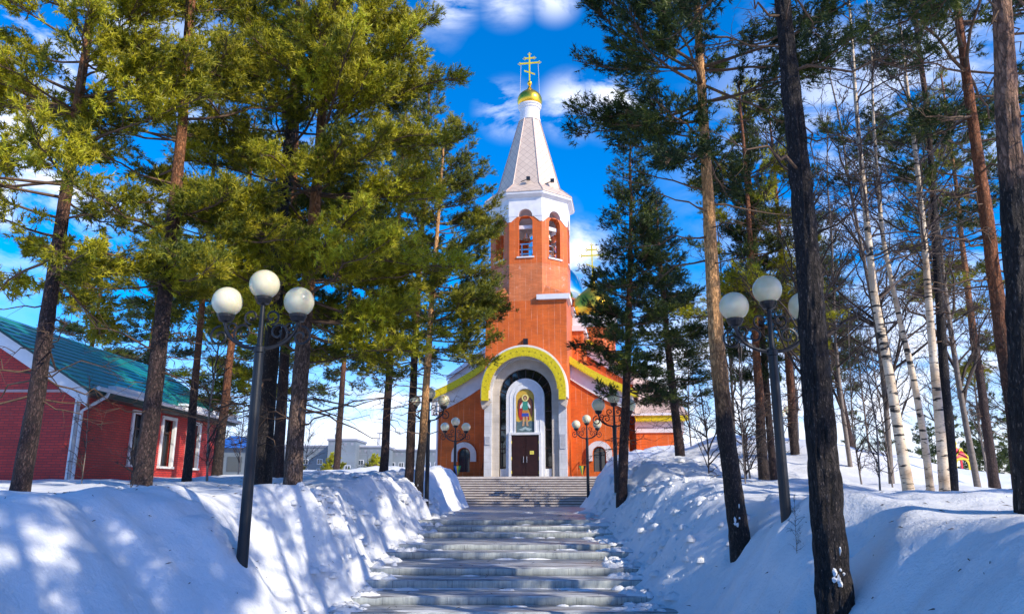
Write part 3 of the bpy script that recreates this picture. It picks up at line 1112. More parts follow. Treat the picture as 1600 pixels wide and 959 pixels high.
for sx in (-1, 1):
    flat([(sx * .04, .95), (sx * .15, .95), (sx * .17, .5), (sx * .20, .38), (sx * .06, .40)], cS, -.424, 'leg')
    flat([(sx * .16, 1.8), (sx * .30, 1.6), (sx * .32, 1.45), (sx * .24, 1.44), (sx * .15, 1.62)], cW, -.430, 'arm')
flat(ell(0, 2.06, .21, .21, 20), cGl, -.418, 'halo')
flat(ell(0, 2.06, .12, .145), cBr, -.424, 'hair')
flat(ell(0, 2.04, .075, .10), cS, -.430, 'face')

# nave front block with swept eaves ------------------------------------------------


def sweep_line(u):     # top of the gold edge at |u|, front block
    t_ = (abs(u) - T) / (6.5 - T)
    return 7.45 - 2.15 * t_ + .28 * math.sin(PI * max(0, min(1, t_))) * -.6


V0, V1 = 2.0, 8.0
us = [T + (6.1 - T) * i / 8 for i in range(9)]
for sx in (-1, 1):
    m = MB()
    cxw = sx * 4.25
    # wall with small arched window: pier pieces under the sloping top
    x0, x1 = (T, 6.1)
    m2 = MB()
    arch_panel(m2, x0, x1, -1.6, 2.6, 4.25, .37, .32, 1.42, V0, V0 + .4, 12)
    poly = [(x0, 2.6), (x1, 2.6)] + [(u, sweep_line(u) - 1.45) for u in us[::-1]]
    m2.prism(poly, V0, V0 + .4)
    m2.box(x0, x1, V0 + .4, V1, -1.6, 1.2)
    m2.box(x1 - .4, x1, V0 + .4, V1, 1.2, sweep_line(x1) - 1.45)
    m2.v = [(sx * x, y, z) for x, y, z in m2.v]
    part(m2, 'nave_wall', CH_TILE)
    m2 = MB()
    poly = [(u, sweep_line(u) - 1.44) for u in us + [6.45]] + [(u, sweep_line(u) - .42) for u in ([6.45] + us[::-1])]
    m2.prism(poly, V0 - .10, V0 + .45)
    m2.v = [(sx * x, y, z) for x, y, z in m2.v]
    part(m2, 'gable_band', WHITE)
    m2 = MB()
    us2 = [T + (6.75 - T) * i / 10 for i in range(11)]
    poly = [(u, sweep_line(u) - .43) for u in us2] + [(u, sweep_line(u)) for u in us2[::-1]]
    m2.prism(poly, V0 - .45, V0 - .30)
    for i in range(30):
        u = T + .1 + (6.6 - T) * i / 30
        m2.prism([(u + .07 * math.cos(b * PI / 4), sweep_line(u) - .44 + .07 * math.sin(b * PI / 4)) for b in range(8)], V0 - .44, V0 - .36)
    m2.v = [(sx * x, y, z) for x, y, z in m2.v]
    part(m2, 'eaves_trim', GOLDT)
    m2 = MB()
    poly = [(u, sweep_line(u) - .12) for u in us2] + [(u, sweep_line(u) + .02) for u in us2[::-1]]
    m2.prism(poly, V0 - .295, V1)
    m2.v = [(sx * x, y, z) for x, y, z in m2.v]
    part(m2, 'aisle_roof', ROOFPINK)
    # window
    m2 = MB()
    arch_ring(m2, .42, 1.42, .80, 1.36, .95, V0 - .16, V0 - .002, cxw, 16)
    part(m2, 'window_surround', WHITE)
    m2 = MB()
    arch_fill(m2, .37, 1.42, .32, V0 + .22, V0 + .26, cxw, 12)
    wn = part(m2, 'window', PANE)
    m2 = MB()
    m2.box(cxw - .025, cxw + .025, V0 + .16, V0 + .218, .33, 1.78)
    m2.box(cxw - .365, cxw + .365, V0 + .165, V0 + .217, 1.30, 1.35)
    arch_ring(m2, .32, 1.42, .365, 1.42, .33, V0 + .15, V0 + .219, cxw, 12)
    part(m2, 'frame', BLACK, wn)
    m2 = MB()
    m2.tube([(sx * 6.0, V0 - .12, -1.4), (sx * 6.0, V0 - .12, 5.2)], .06, 8)
    part(m2, 'downpipe', WPAINT)
    m2 = MB()
    m2.tube([(sx * 3.0, V0 - .02, .9 + .0), (sx * 3.0, V0 - .5, .45)], .025, 6)
    part(m2, 'rail', BLACK)
# main body further back with its own swept gable


def gl(u):
    t_ = (abs(u) - 1.5) / 5.3
    return 10.9 - 3.6 * t_ ** 1.05


us3 = [-6.6 + 13.2 * i / 16 for i in range(17)]
m = MB()
m.prism([(-6.5, -1.6), (6.5, -1.6)] + [(u, min(gl(u), 10.9) - 1.2) for u in us3[::-1] if abs(u) > 1.2], 8.02, 22)
part(m, 'main_wall', CH_TILE)
for sx in (-1, 1):
    uu = [1.5 + 5.4 * i / 10 for i in range(11)]
    m = MB()
    m.prism([(u, gl(u) - 1.19) for u in uu] + [(u, gl(u) - .30) for u in uu[::-1]], 7.85, 8.3)
    m.v = [(sx * x, y, z) for x, y, z in m.v]
    part(m, 'gable_band', WHITE)
    if sx < 0:
        m = MB()
        m.prism([(u, gl(u) - .31) for u in uu] + [(u, gl(u)) for u in uu[::-1]], 7.5, 7.65)
        m.v = [(sx * x, y, z) for x, y, z in m.v]
        part(m, 'eaves_snow', SNOW)
    m = MB()
    m.prism([(u, gl(u) - .31) for u in uu] + [(u, gl(u)) for u in uu[::-1]], 7.5, 7.65)
    m.v = [(sx * x, y, z) for x, y, z in m.v]
    if sx > 0:
        part(m, 'eaves_trim', GOLDT)
    m = MB()
    m.prism([(u, gl(u) - .10) for u in uu] + [(u, gl(u) + .02) for u in uu[::-1]], 7.655, 22.2)
    m.v = [(sx * x, y, z) for x, y, z in m.v]
    part(m, 'main_roof', ROOFPINK)
    # corner drums and domes
    cu, cv = sx * 3.5, 16.0
    m = MB()
    m.lathe([(1.75, 6.0), (1.75, 12.0)], (cu, cv, 0), 28)
    part(m, 'dome_drum', CH_TILE, smooth=False)
    m = MB()
    m.lathe([(1.80, 12.0), (1.80, 12.6), (1.95, 12.7), (1.95, 12.95), (1.2, 13.05)], (cu, cv, 0), 28)
    part(m, 'drum_cornice', WHITE)
    m = MB()
    m.lathe([(r * 1.98, z * 2.0) for r, z in onion], (cu, cv, 13.0), 40)
    part(m, 'onion_dome', GOLD, smooth=True)
    cross(cu, cv, 16.6, 2.9)
m = MB()
m.lathe([(2.5, 8.0), (2.5, 14.6), (2.7, 14.7), (2.7, 15.0)], (0, 19, 0), 36)
part(m, 'dome_drum', CH_TILE)
m = MB()
m.lathe([(r * 2.75, z * 2.9) for r, z in onion], (0, 19, 15.0), 44)
part(m, 'onion_dome', mk_gold('sky_tinted_gold', (.62, .72, .66), .12, .1), smooth=True)  # gold paled toward teal, painting in the sky it reflects
cross(0, 19, 20.3, 3.2)
# stepped pier beside the tower
m = MB()
m.box(2.56, 3.3, 4.4, 8.0, 7.0, 9.6)
part(m, 'side_pier', CH_TILE)
m = MB()
m.box(2.555, 3.45, 4.2, 8.0, 9.602, 9.95)
m.box(2.557, 3.2, 4.6, 7.9, 9.952, 10.6)
part(m, 'pier_cap', WHITE)
# side porch on the right
m = MB()
m.box(6.55, 9.6, 6.0, 12.0, -1.6, 2.9)
part(m, 'porch_wall', CH_TILE)
m = MB()
m.box(6.51, 9.7, 5.9, 12.1, 2.902, 3.65)
part(m, 'porch_band', WHITE)
m = MB()
m.box(6.51, 10.05, 5.55, 5.7, 3.66, 4.0)
for i in range(22):
    u = 6.6 + 3.4 * i / 22
    m.prism([(u + .07 * math.cos(b * PI / 4), 3.66 + .07 * math.sin(b * PI / 4)) for b in range(8)], 5.56, 5.64)
part(m, 'porch_trim', GOLDT)
m = MB()
m.add([(6.51, 5.52, 4.0), (10.1, 5.52, 4.0), (10.1, 12.4, 4.0), (6.51, 12.4, 4.0), (6.52, 7.6, 7.0), (8.6, 7.8, 6.3), (8.6, 11, 6.3), (6.52, 11, 7.0)],
      [(0, 1, 5, 4), (1, 2, 6, 5), (2, 3, 7, 6), (4, 5, 6, 7), (0, 4, 7, 3), (0, 3, 2, 1)])
part(m, 'porch_roof', ROOFPINK)
m = MB()
m.box(6.3, 9.4, 5.42, 5.56, 4.003, 4.14)
part(m, 'roof_snow', SNOW)

# church steps: each step a slab of its own
m = MB()
m.box(-5.6, 5.8, -1.3, 1.98, -1.5, -.006)
part(m, 'landing', UPPER)
for i in range(12):
    z1 = -.006 - .13 * (i + 1)
    y1 = -1.3 - .33 * i
    m = MB()
    m.box(-5.6, 5.8, y1 - .33, y1 - .001, -1.75, z1)
    sp_ = part(m, 'step', UPPER)
    m = MB()
    m.box(-5.6, 5.8, y1 - .350, y1 - .331, z1 - .034, z1 + .003)
    part(m, 'nosing', NOSE, sp_)

# ------------------------------------------------------------------ street lamps


def spiral(c, r0, turns, a0, sgn, n=26):
    pts = []
    for i in range(n):
        t_ = i / (n - 1)
        a = a0 + sgn * turns * 2 * PI * t_
        r = r0 * (1 - .82 * t_)
        pts.append((c[0] + r * math.cos(a), 0, c[1] + r * math.sin(a)))
    return pts


def make_lamp(H):
    """H = height of the middle globe's centre above the foot"""
    r = empty('street_lamp', (0, 0, 0))
    m = MB()
    m.lathe([(.085, -1.0), (.082, .0), (.076, 1.2), (.068, H - 1.05), (.085, H - 1.04), (.085, H - .96), (.042, H - .94), (.034, H - .32)], (0, 0, 0), 16)
    m.build('pole', POLE, r)
    for x, z in ((0, 0), (-.54, -.27), (.54, -.27)):
        m = MB()
        m.lathe([(.03, -.36), (.035, -.32), (.09, -.30), (.125, -.235), (.13, -.20), (.10, -.19)], (x, 0, H + z), 18)
        cp = m.build('cup', BLACK, r)
        m = MB()
        n = 14
        m.lathe([(.225 * math.sin(PI * (i + .35) / (n + .5)), -.225 * math.cos(PI * (i + .35) / (n + .5))) for i in range(n + 1)], (x, 0, H + z), 28)
        m.build('globe', GLOBE, r, True)
    for s in (-1, 1):
        m = MB()
        arm = []
        for i in range(16):
            t_ = i / 15
            a = -PI / 2 + t_ * PI / 2 * .98
            arm.append((s * (.04 + .50 * math.sin(t_ * PI / 2)), 0, H - 1.0 + .40 * (1 - math.cos(t_ * PI / 2)) + .02))
        arm.append((s * .54, 0, H - .62))
        m.tube(arm, .028, 7)
        m.tube(spiral((s * .60, H - .80), .16, 1.35, PI / 2 if s > 0 else PI / 2, -s), .018, 5)
        m.tube(spiral((s * .26, H - .74), .16, 1.4, -PI / 2, s), .018, 5)
        m.tube(spiral((s * .15, H - .50), .12, 1.2, -PI / 2, s), .017, 5)
        m.tube(spiral((s * .44, H - .66), .09, 1.2, -PI / 2, -s), .015, 5)
        m.build('scroll_arm', BLACK, r)
    return r


lamp0 = make_lamp(4.15)
LAMPS = [(378, 880, 10.8, 'tall three globe lamp in the left snowbank, nearest to the camera', 0),
         (1230, 825, 11.2, 'near three globe lamp on the right bank with one globe behind a dark trunk', 0),
         (964, 790, 25.5, 'three globe lamp beside the pine trunk on the right of the stairs', .1),
         (666, 800, 27.0, 'three globe lamp half hidden behind two slim trunks left of the stairs', -.1),
         (710, 768, 38.3, 'small three globe lamp before the left arched church window', .1),
         (919, 764, 38.3, 'small three globe lamp before the right arched church window', -.1),
         (1237, 720, 44.0, 'tiny distant three globe lamp behind the snow on the right', .5)]
for i, (px, py, d, lb, rz) in enumerate(LAMPS):
    o = lamp0 if i == 0 else copy_tree(lamp0)
    p = P(px, py, d)
    o.location = p
    o.rotation_euler = (0, 0, rz)
    if i == 0:
        o.location.z = P(415, 445, d).z - 4.15
    if i == 1:
        o.location.z = P(1204, 453, d).z - 4.15
    if i == 2:
        o.location.z = P(964, 621, d).z - 4.15
    if i == 3:
        o.location.z = P(666, 615, d).z - 4.15
    if i == 4:
        o.location.z = P(710, 659, d).z - 4.15
    if i == 5:
        o.location.z = P(919, 655, d).z - 4.15
    if i == 6:
        o.location.z = P(1237, 640, d).z - 4.15
    tag(o, lb, 'street lamp', 'three globe street lamps along the path')
# pennants on the two far lamps
for px, cols, lb in ((715, (BLUE, YEL, GREENP), 'blue yellow and green triangle pennant hung on the lamp before the left window'),
                     (910, (GREENP, YEL, BLACK), 'dark green and yellow triangle pennant hung on the lamp before the right window')):
    p0 = P(px, 728, 38.2)
    r = empty('pennant', p0, 0, lb, 'pennant', 'triangle pennants by the church steps')
    wd, hh = .36, .46
    for k, mm in enumerate(cols):
        a, b = -wd / 2 + wd * k / 3, -wd / 2 + wd * (k + 1) / 3
        m = MB()
        m.prism([(a + .004, 0), (b - .004, 0), (.02 * (k - .7), -hh), (.02 * (k - 1.3), -hh)], -.008, .008)
        m.build('stripe', mm, r)
    m = MB()
    m.tube([(-wd / 2 - .03, 0, .01), (wd / 2 + .03, 0, .01)], .012, 6)
    m.build('rod', BLACK, r)

# ------------------------------------------------------------------ red brick annex on the left
AX, AY0, AY1 = -12.9, 22.0, 33.2
A = empty('brick_annex', (AX, AY0, 0), 0, 'low red brick building with green metal roof behind the left snowbank', 'building')
wins = [(3.35, 4.35), (5.55, 6.55), (7.75, 8.85)]
ZB, ZE = -.8, 2.98
zw0, zw1 = .72, 2.42
m = MB()     # side wall (x = 0 plane, thickness to -x), with window openings left out
ys_ = [0] + [v for w_ in wins for v in w_] + [AY1 - AY0]
for i in range(0, len(ys_), 2):
    m.box(-.35, 0, ys_[i], ys_[i + 1], ZB, ZE)
for a, b in wins:
    m.box(-.35, 0, a, b, ZB, zw0)
    m.box(-.35, 0, a, b, zw1, ZE)
m.build('side_wall', BRICK, A)
HWD = 3.45
ZR = 5.12
m = MB()
m.prism([(-2 * HWD, ZB), (-.352, ZB), (-.352, ZE), (-HWD, ZE + (ZR - ZE) * .93), (-2 * HWD, ZE)], 0.0, .35)
m.prism([(-.351, ZB), (-.002, ZB), (-.002, ZE - .1), (-.351, ZE + .1)], -.004, .02)
m.build('gable_wall', BRICK, A)
m = MB()
m.prism([(-2 * HWD, ZB), (-.352, ZB), (-.352, ZE), (-HWD, ZE + (ZR - ZE) * .93), (-2 * HWD, ZE)], 10.8, 11.19)
m.build('gable_wall', BRICK, A)
m = MB()
m.box(-2 * HWD, .04, -.05, -.006, 2.72, 2.80)
m.build('string_course', simple('string_course', (.55, .36, .33), .6, .1, 4), A)
sl = (ZR - ZE) / HWD
for s in (1, -1):
    # roof: overlapping steel courses, each a piece
    L0 = HWD + .62
    N = 13
    for i in range(N):
        a, b = L0 * i / N, L0 * (i + 1) / N
        def q2(t_, off):
            x = -HWD + s * t_
            return (x, ZR + .16 - sl * t_ + off)
        p1, p2 = q2(a - .05 if i else 0, .008), q2(b, .045)
        p3, p4 = q2(b, .0), q2(a - .05 if i else 0, -.03)
        m = MB()
        m.prism([p1, p2, p3, p4], -.55, 11.75)
        m.build('roof_course', GREENR, A)
    m = MB()     # white barge board and its dark cap
    tA, tB = 0.0, HWD + .5
    m.prism([(-HWD + s * tA, ZR + .05), (-HWD + s * tB, ZR + .05 - sl * tB), (-HWD + s * tB, ZR - .40 - sl * tB), (-HWD + s * tA, ZR - .40)], -.42, -.36)
    m.build('barge_board', WPAINT, A)
    m = MB()
    m.prism([(-HWD + s * tA, ZR + .155), (-HWD + s * (tB + .1), ZR + .155 - sl * (tB + .1)), (-HWD + s * (tB + .1), ZR + .055 - sl * (tB + .1)), (-HWD + s * tA, ZR + .055)], -.53, -.358)
    m.build('roof_edge', GREEND, A)
m = MB()
m.box(.02, .52, -.36, 11.5, ZE - .36, ZE - .30)
m.build('soffit', GREEND, A)
m = MB()
m.box(.525, .60, -.50, 11.6, ZE - .30, ZE - .17)
m.build('fascia', GREEND, A)
m = MB()
m.tube([(.68, -.2, ZE - .16), (.68, 11.6, ZE - .20)], .065, 8)
m.build('gutter', WPAINT, A)
for yy in (.10,):
    m = MB()
    m.tube([(.68, yy + .3, ZE - .2), (.66, yy + .25, ZE - .34), (.35, yy + .05, ZE - .62), (.10, yy, ZE - .8), (.09, yy, -.5)], .05, 8)
    m.build('downpipe', WPAINT, A)
m = MB()
m.box(-.06, .02, -.03, -.0055, -.6, 2.66)
m.box(.004, .022, -.03, .12, -.6, 2.66)
m.build('corner_trim', WPAINT, A)
for i, (a, b) in enumerate(wins):
    m = MB()
    m.box(-.06, .05, a - .10, a + .05, zw0, zw1 - .0)
    m.box(-.06, .05, b - .05, b + .10, zw0, zw1 - .0)
    m.box(-.06, .052, a - .10, b + .10, zw1 + .002, zw1 + .12)
    m.box(-.06, .10, a - .12, b + .12, zw0 - .08, zw0 - .002)
    f = m.build('window_frame', WPAINT, A)
    m = MB()
    m.box(-.22, -.19, a + .051, b - .051, zw0, zw1)
    m.build('pane', PANE if i < 2 else CURTAIN, f)
    m = MB()
    m.box(-.185, -.13, a + .052, a + .11, zw0 + .001, zw1 - .002)
    m.box(-.185, -.13, b - .11, b - .052, zw0 + .001, zw1 - .002)
    m.box(-.184, -.131, (a + b) / 2 - .03, (a + b) / 2 + .03, zw0 + .002, zw1 - .003)
    m.box(-.183, -.132, a + .11, b - .11, zw1 - .5, zw1 - .45)
    m.build('glazing_bar', FRAMEB, f)

# snow left on the annex roof near the eaves
for (a, b, k) in ((1.0, 3.8, .10), (6.0, 8.2, .14), (8.6, 11.4, .10)):
    x = .55
    m = MB()
    m.box(x - .25, x + .02, a, b, ZR + .22 - sl * (HWD + .55), ZR + .25 - sl * (HWD + .3))
    m.build('roof_snow', SNOW, A)

# small blue-roofed shed seen behind the annex
p = P(368, 700, 52)
r = empty('shed', (p.x, 52, gz(p.x, 52)), 0, 'small blue-roofed shed in the trees beyond the brick building', 'shed')
m = MB()
m.box(-1.3, 1.3, 0, 3, -.5, p.z - gz(p.x, 52))
m.build('wall', GREYC, r)
hh = p.z - gz(p.x, 52)
m = MB()
m.prism([(-1.6, hh + .003), (1.6, hh + .003), (0.3, hh + .8), (-.3, hh + .8)], -.3, 3.3)
m.build('roof', BLUE, r)
m = MB()
m.box(-.5, .5, -.03, -.004, hh - 1.6, hh - .6)
m.build('window', PANE, r)

# ------------------------------------------------------------------ grey flats far behind


def flats(name, px0, px1, ytop, d, depth, label, rows, wy, cols, group='grey flats on the horizon', parapet=True, side=True):
    a, b = P(px0, ytop, d), P(px1, ytop, d)
    Wd = b.x - a.x
    r = empty(name, (a.x, d, -2), 0, label, 'apartment block', group)
    H = a.z + 2
    m = MB()
    m.box(0, Wd, 0, depth, 0, H)
    m.build('wall', GREYC, r)
    m = MB()
    m.box(-.3, Wd + .3, -.3, depth + .3, H + .003, H + .6)
    m.build('roof', GREYD, r)
    m = MB()
    m.box(-.25, Wd + .25, -.25, depth + .25, H + .603, H + .75)
    m.build('roof_snow', SNOW, r)
    if parapet:
        n = max(3, int(Wd / 1.7))
        for i in range(n):
            x = (i + .3) * Wd / n
            m = MB()
            m.box(x, x + .8, -.05, .02, H - 1.3, H - .5)
            m.build('attic_vent', GREYD, r)
    for j in range(rows):
        zc = H - wy - j * 2.9
        for i in range(cols):
            x = Wd * (i + .5) / cols
            m = MB()
            m.box(x - .85, x + .85, -.06, -.004, zc - .8, zc + .8)
            f = m.build('window', WPAINT, r)
            m = MB()
            for q_ in (-.72, .05):
                m.box(x + q_, x + q_ + .66, -.09, -.061, zc - .68, zc + .68)
            m.build('pane', PANE, f)
    for zz in np.arange(2.9, H - 1.5, 2.9):
        m = MB()
        m.box(0, Wd, -.03, -.003, zz, zz + .12)
        m.build('joint_band', GREYD, r)
    return r, Wd, H


flats('apartment_block', 380, 512, 699, 235, 14, 'long grey apartment wing left of the taller stair block', 4, 4.4, 6)
r, Wd, H = flats('apartment_block', 513, 556, 689, 226, 16, 'taller grey stair block in the middle of the far flats', 3, 8.0, 2)
m = MB()
m.tube([(1.5, 2, H + .5), (1.5, 2, H + 2.2)], .15, 6)
m.build('vent_pipe', GREYD, r)
r, Wd, H = flats('apartment_block', 557, 604, 700, 232, 14, 'grey apartment wing with brown balconies right of the stair block', 4, 4.4, 3)
for j in range(3):
    zc = H - 4.6 - 2.9 * j
    m = MB()
    m.box(Wd * .52, Wd * .80, -1.3, -.1, zc - 1.3, zc - .2)
    bl = m.build('balcony', BROWNW, r)
    m = MB()
    m.box(Wd * .54, Wd * .78, -1.1, -.1, zc - .195, zc + 1.2)
    m.build('pane', PANE, bl)
for xx in (6.0, 9.5):
    m = MB()
    m.tube([(xx, 3, H + .6), (xx, 3, H + 3.2)], .18, 6)
    m.build('chimney', GREYD, r)
flats('apartment_block', 607, 690, 705, 245, 14, 'low grey block behind the slim trunks left of the church', 3, 4.4, 6)
p = P(589, 690, 232)
m = MB()
m.tube([(0, 0, 0), (0, 0, 4.2)], .12, 6)
m.box(-.8, .8, -.1, .1, 3.9, 4.2)
an = m.build('antenna_mast', GREYD)
an.location = (p.x, 236, P(589, 700, 236).z + .5)
tag(an, 'thin antenna mast on the roof of the far grey flats', 'mast')

# ------------------------------------------------------------------ playground tower roof, right
p = P(1508, 760, 56)
PT = empty('play_tower', (p.x, 56, p.z - 1.0), 0, 'yellow and red onion roofed play tower beyond the snow on the right', 'play tower')
zb = P(1508, 717, 56).z - (p.z - 1.0)
for sx in (-1, 1):
    for sy in (0, 1):
        m = MB()
        m.box(sx * .62 - .06, sx * .62 + .06, sy * 1.1 - .06, sy * 1.1 + .06, -.8, zb)
        m.build('post', RED if sx > 0 else YEL, PT)
m = MB()
m.lathe([(.95, zb), (.82, zb + .12), (.60, zb + .42), (.30, zb + .62), (.16, zb + .8)], (0, .55, 0), 4, PI / 4)
m.build('roof', RED, PT)
for sy, y in ((0, -.12), (1, 1.2)):
    m = MB()
    for s in (-1, 1):
        m.prism([(s * 1.0, zb + .35), (s * .72, zb + .02), (s * .5, zb - .02), (s * .20, zb + .45), (s * .10, zb + .75), (0, zb + .80), (0, zb + .62), (s * .5, zb + .25), (s * .8, zb + .34)], y + .001 * s, y + .05)
    m.prism([(-.75, zb - .08), (.75, zb - .08), (.68, zb + .02), (-.68, zb + .02)], y - .006, y + .06)
    m.build('roof_edge', YEL, PT)
m = MB()
m.lathe([(.16, zb + .8), (.07, zb + .95), (.12, zb + 1.1), (.14, zb + 1.2), (.03, zb + 1.5)], (0, .55, 0), 10)
m.build('finial', YEL, PT)
m = MB()
arch_ring(m, .42, zb - .45, .56, zb - .45, zb - 1.2, -.10, -.03)
m.build('entry_arch', YEL, PT)
# green mesh fence at the right
p = P(1585, 760, 44)
r = empty('garden_fence', (p.x - 1.6, 44, 0), 0, 'low green fence beyond the snow at the right edge', 'fence')
zf = P(1585, 756, 44).z
for i in range(8):
    m = MB()
    m.box(i * .9, i * .9 + .06, -.03, .03, -2, zf)
    m.build('post', GREENP, r)
for zz in (zf - .1, zf - .3, zf - .5, zf - .7):
    m = MB()
    m.box(0, 6.3, .035, .05, zz, zz + .09)
    m.build('rail', GREENP, r)

# ------------------------------------------------------------------ trees


def batch_tubes(PT_, RD, n=3):
    """PT_ (B,K,3), RD (B,K) -> verts, quads"""
    B, K, _ = PT_.shape
    d = PT_[:, -1] - PT_[:, 0]
    d /= np.linalg.norm(d, axis=1, keepdims=True) + 1e-9
    ref = np.where(np.abs(d[:, 2:3]) > .9, np.array([[1., 0, 0]]), np.array([[0, 0, 1.]]))
    e1 = np.cross(d, ref)
    e1 /= np.linalg.norm(e1, axis=1, keepdims=True) + 1e-9
    e2 = np.cross(d, e1)
    a = np.arange(n) * 2 * PI / n
    off = e1[:, None, None, :] * np.cos(a)[None, None, :, None] + e2[:, None, None, :] * np.sin(a)[None, None, :, None]
    V = PT_[:, :, None, :] + off * RD[:, :, None, None]
    ii = np.arange(B * K * n).reshape(B, K, n)
    Q = np.stack([ii[:, :-1, :], np.roll(ii, -1, 2)[:, :-1, :], np.roll(ii, -1, 2)[:, 1:, :], ii[:, 1:, :]], -1).reshape(-1, 4)
    return V.reshape(-1, 3), Q


class Acc:
    def __init__(s):
        s.v = []
        s.q = []
        s.n = 0

    def add(s, v, q):
        s.v.append(v)
        s.q.append(q + s.n)
        s.n += len(v)

    def get(s):
        return np.concatenate(s.v), np.concatenate(s.q)


def unit(a):
    return a / (np.linalg.norm(a, axis=-1, keepdims=True) + 1e-9)


def interp_line(line, zs):
    L = np.array(line)
    return np.stack([np.interp(zs, L[:, 2], L[:, 0]), np.interp(zs, L[:, 2], L[:, 1]), zs], -1)


def trunk_mesh(line, r0, r1, n, rings, amp, mat, parent, seed, flare=1.35):
    L = np.array(line)
    z0, z1 = L[0, 2], L[-1, 2]
    tt = np.linspace(0, 1, rings)
    zs = z0 + (z1 - z0) * tt ** 1.15
    C = interp_line(line, zs)
    # smooth the bends
    for _ in range(3):
        C[1:-1, :2] = (C[:-2, :2] + 2 * C[1:-1, :2] + C[2:, :2]) / 4
    C[:, 0] += .015 * vnoise(zs * .8, seed) * (tt > .02)
    rr = r0 + (r1 - r0) * ((zs - z0) / (z1 - z0)) ** .9
    rr = rr * (1 + (flare - 1) * np.exp(-(zs - z0) / .45))
    a = np.arange(n) * 2 * PI / n
    A_, Z_ = np.meshgrid(a, zs)
    R_ = rr[:, None] * np.ones_like(A_)
    cx_, cy_ = np.cos(A_), np.sin(A_)
    rid = fbm(cx_ * 4.2 + seed, cy_ * 4.2, Z_ * 1.6, 3, .6)
    R_ = R_ + amp * (np.abs(rid) - .35) * np.clip(R_ / r0, .2, 1) + .05 * R_ * vnoise(cx_ * 1.5, cy_ * 1.5 + seed, Z_ * .7)
    V = np.stack([C[:, 0][:, None] + R_ * cx_, C[:, 1][:, None] + R_ * cy_, Z_], -1).reshape(-1, 3)
    ii = np.arange(rings * n).reshape(rings, n)
    Q = np.stack([ii[:-1], np.roll(ii, -1, 1)[:-1], np.roll(ii, -1, 1)[1:], ii[1:]], -1).reshape(-1, 4)
    return big_mesh('trunk', V, None, Q, mat, parent, True)


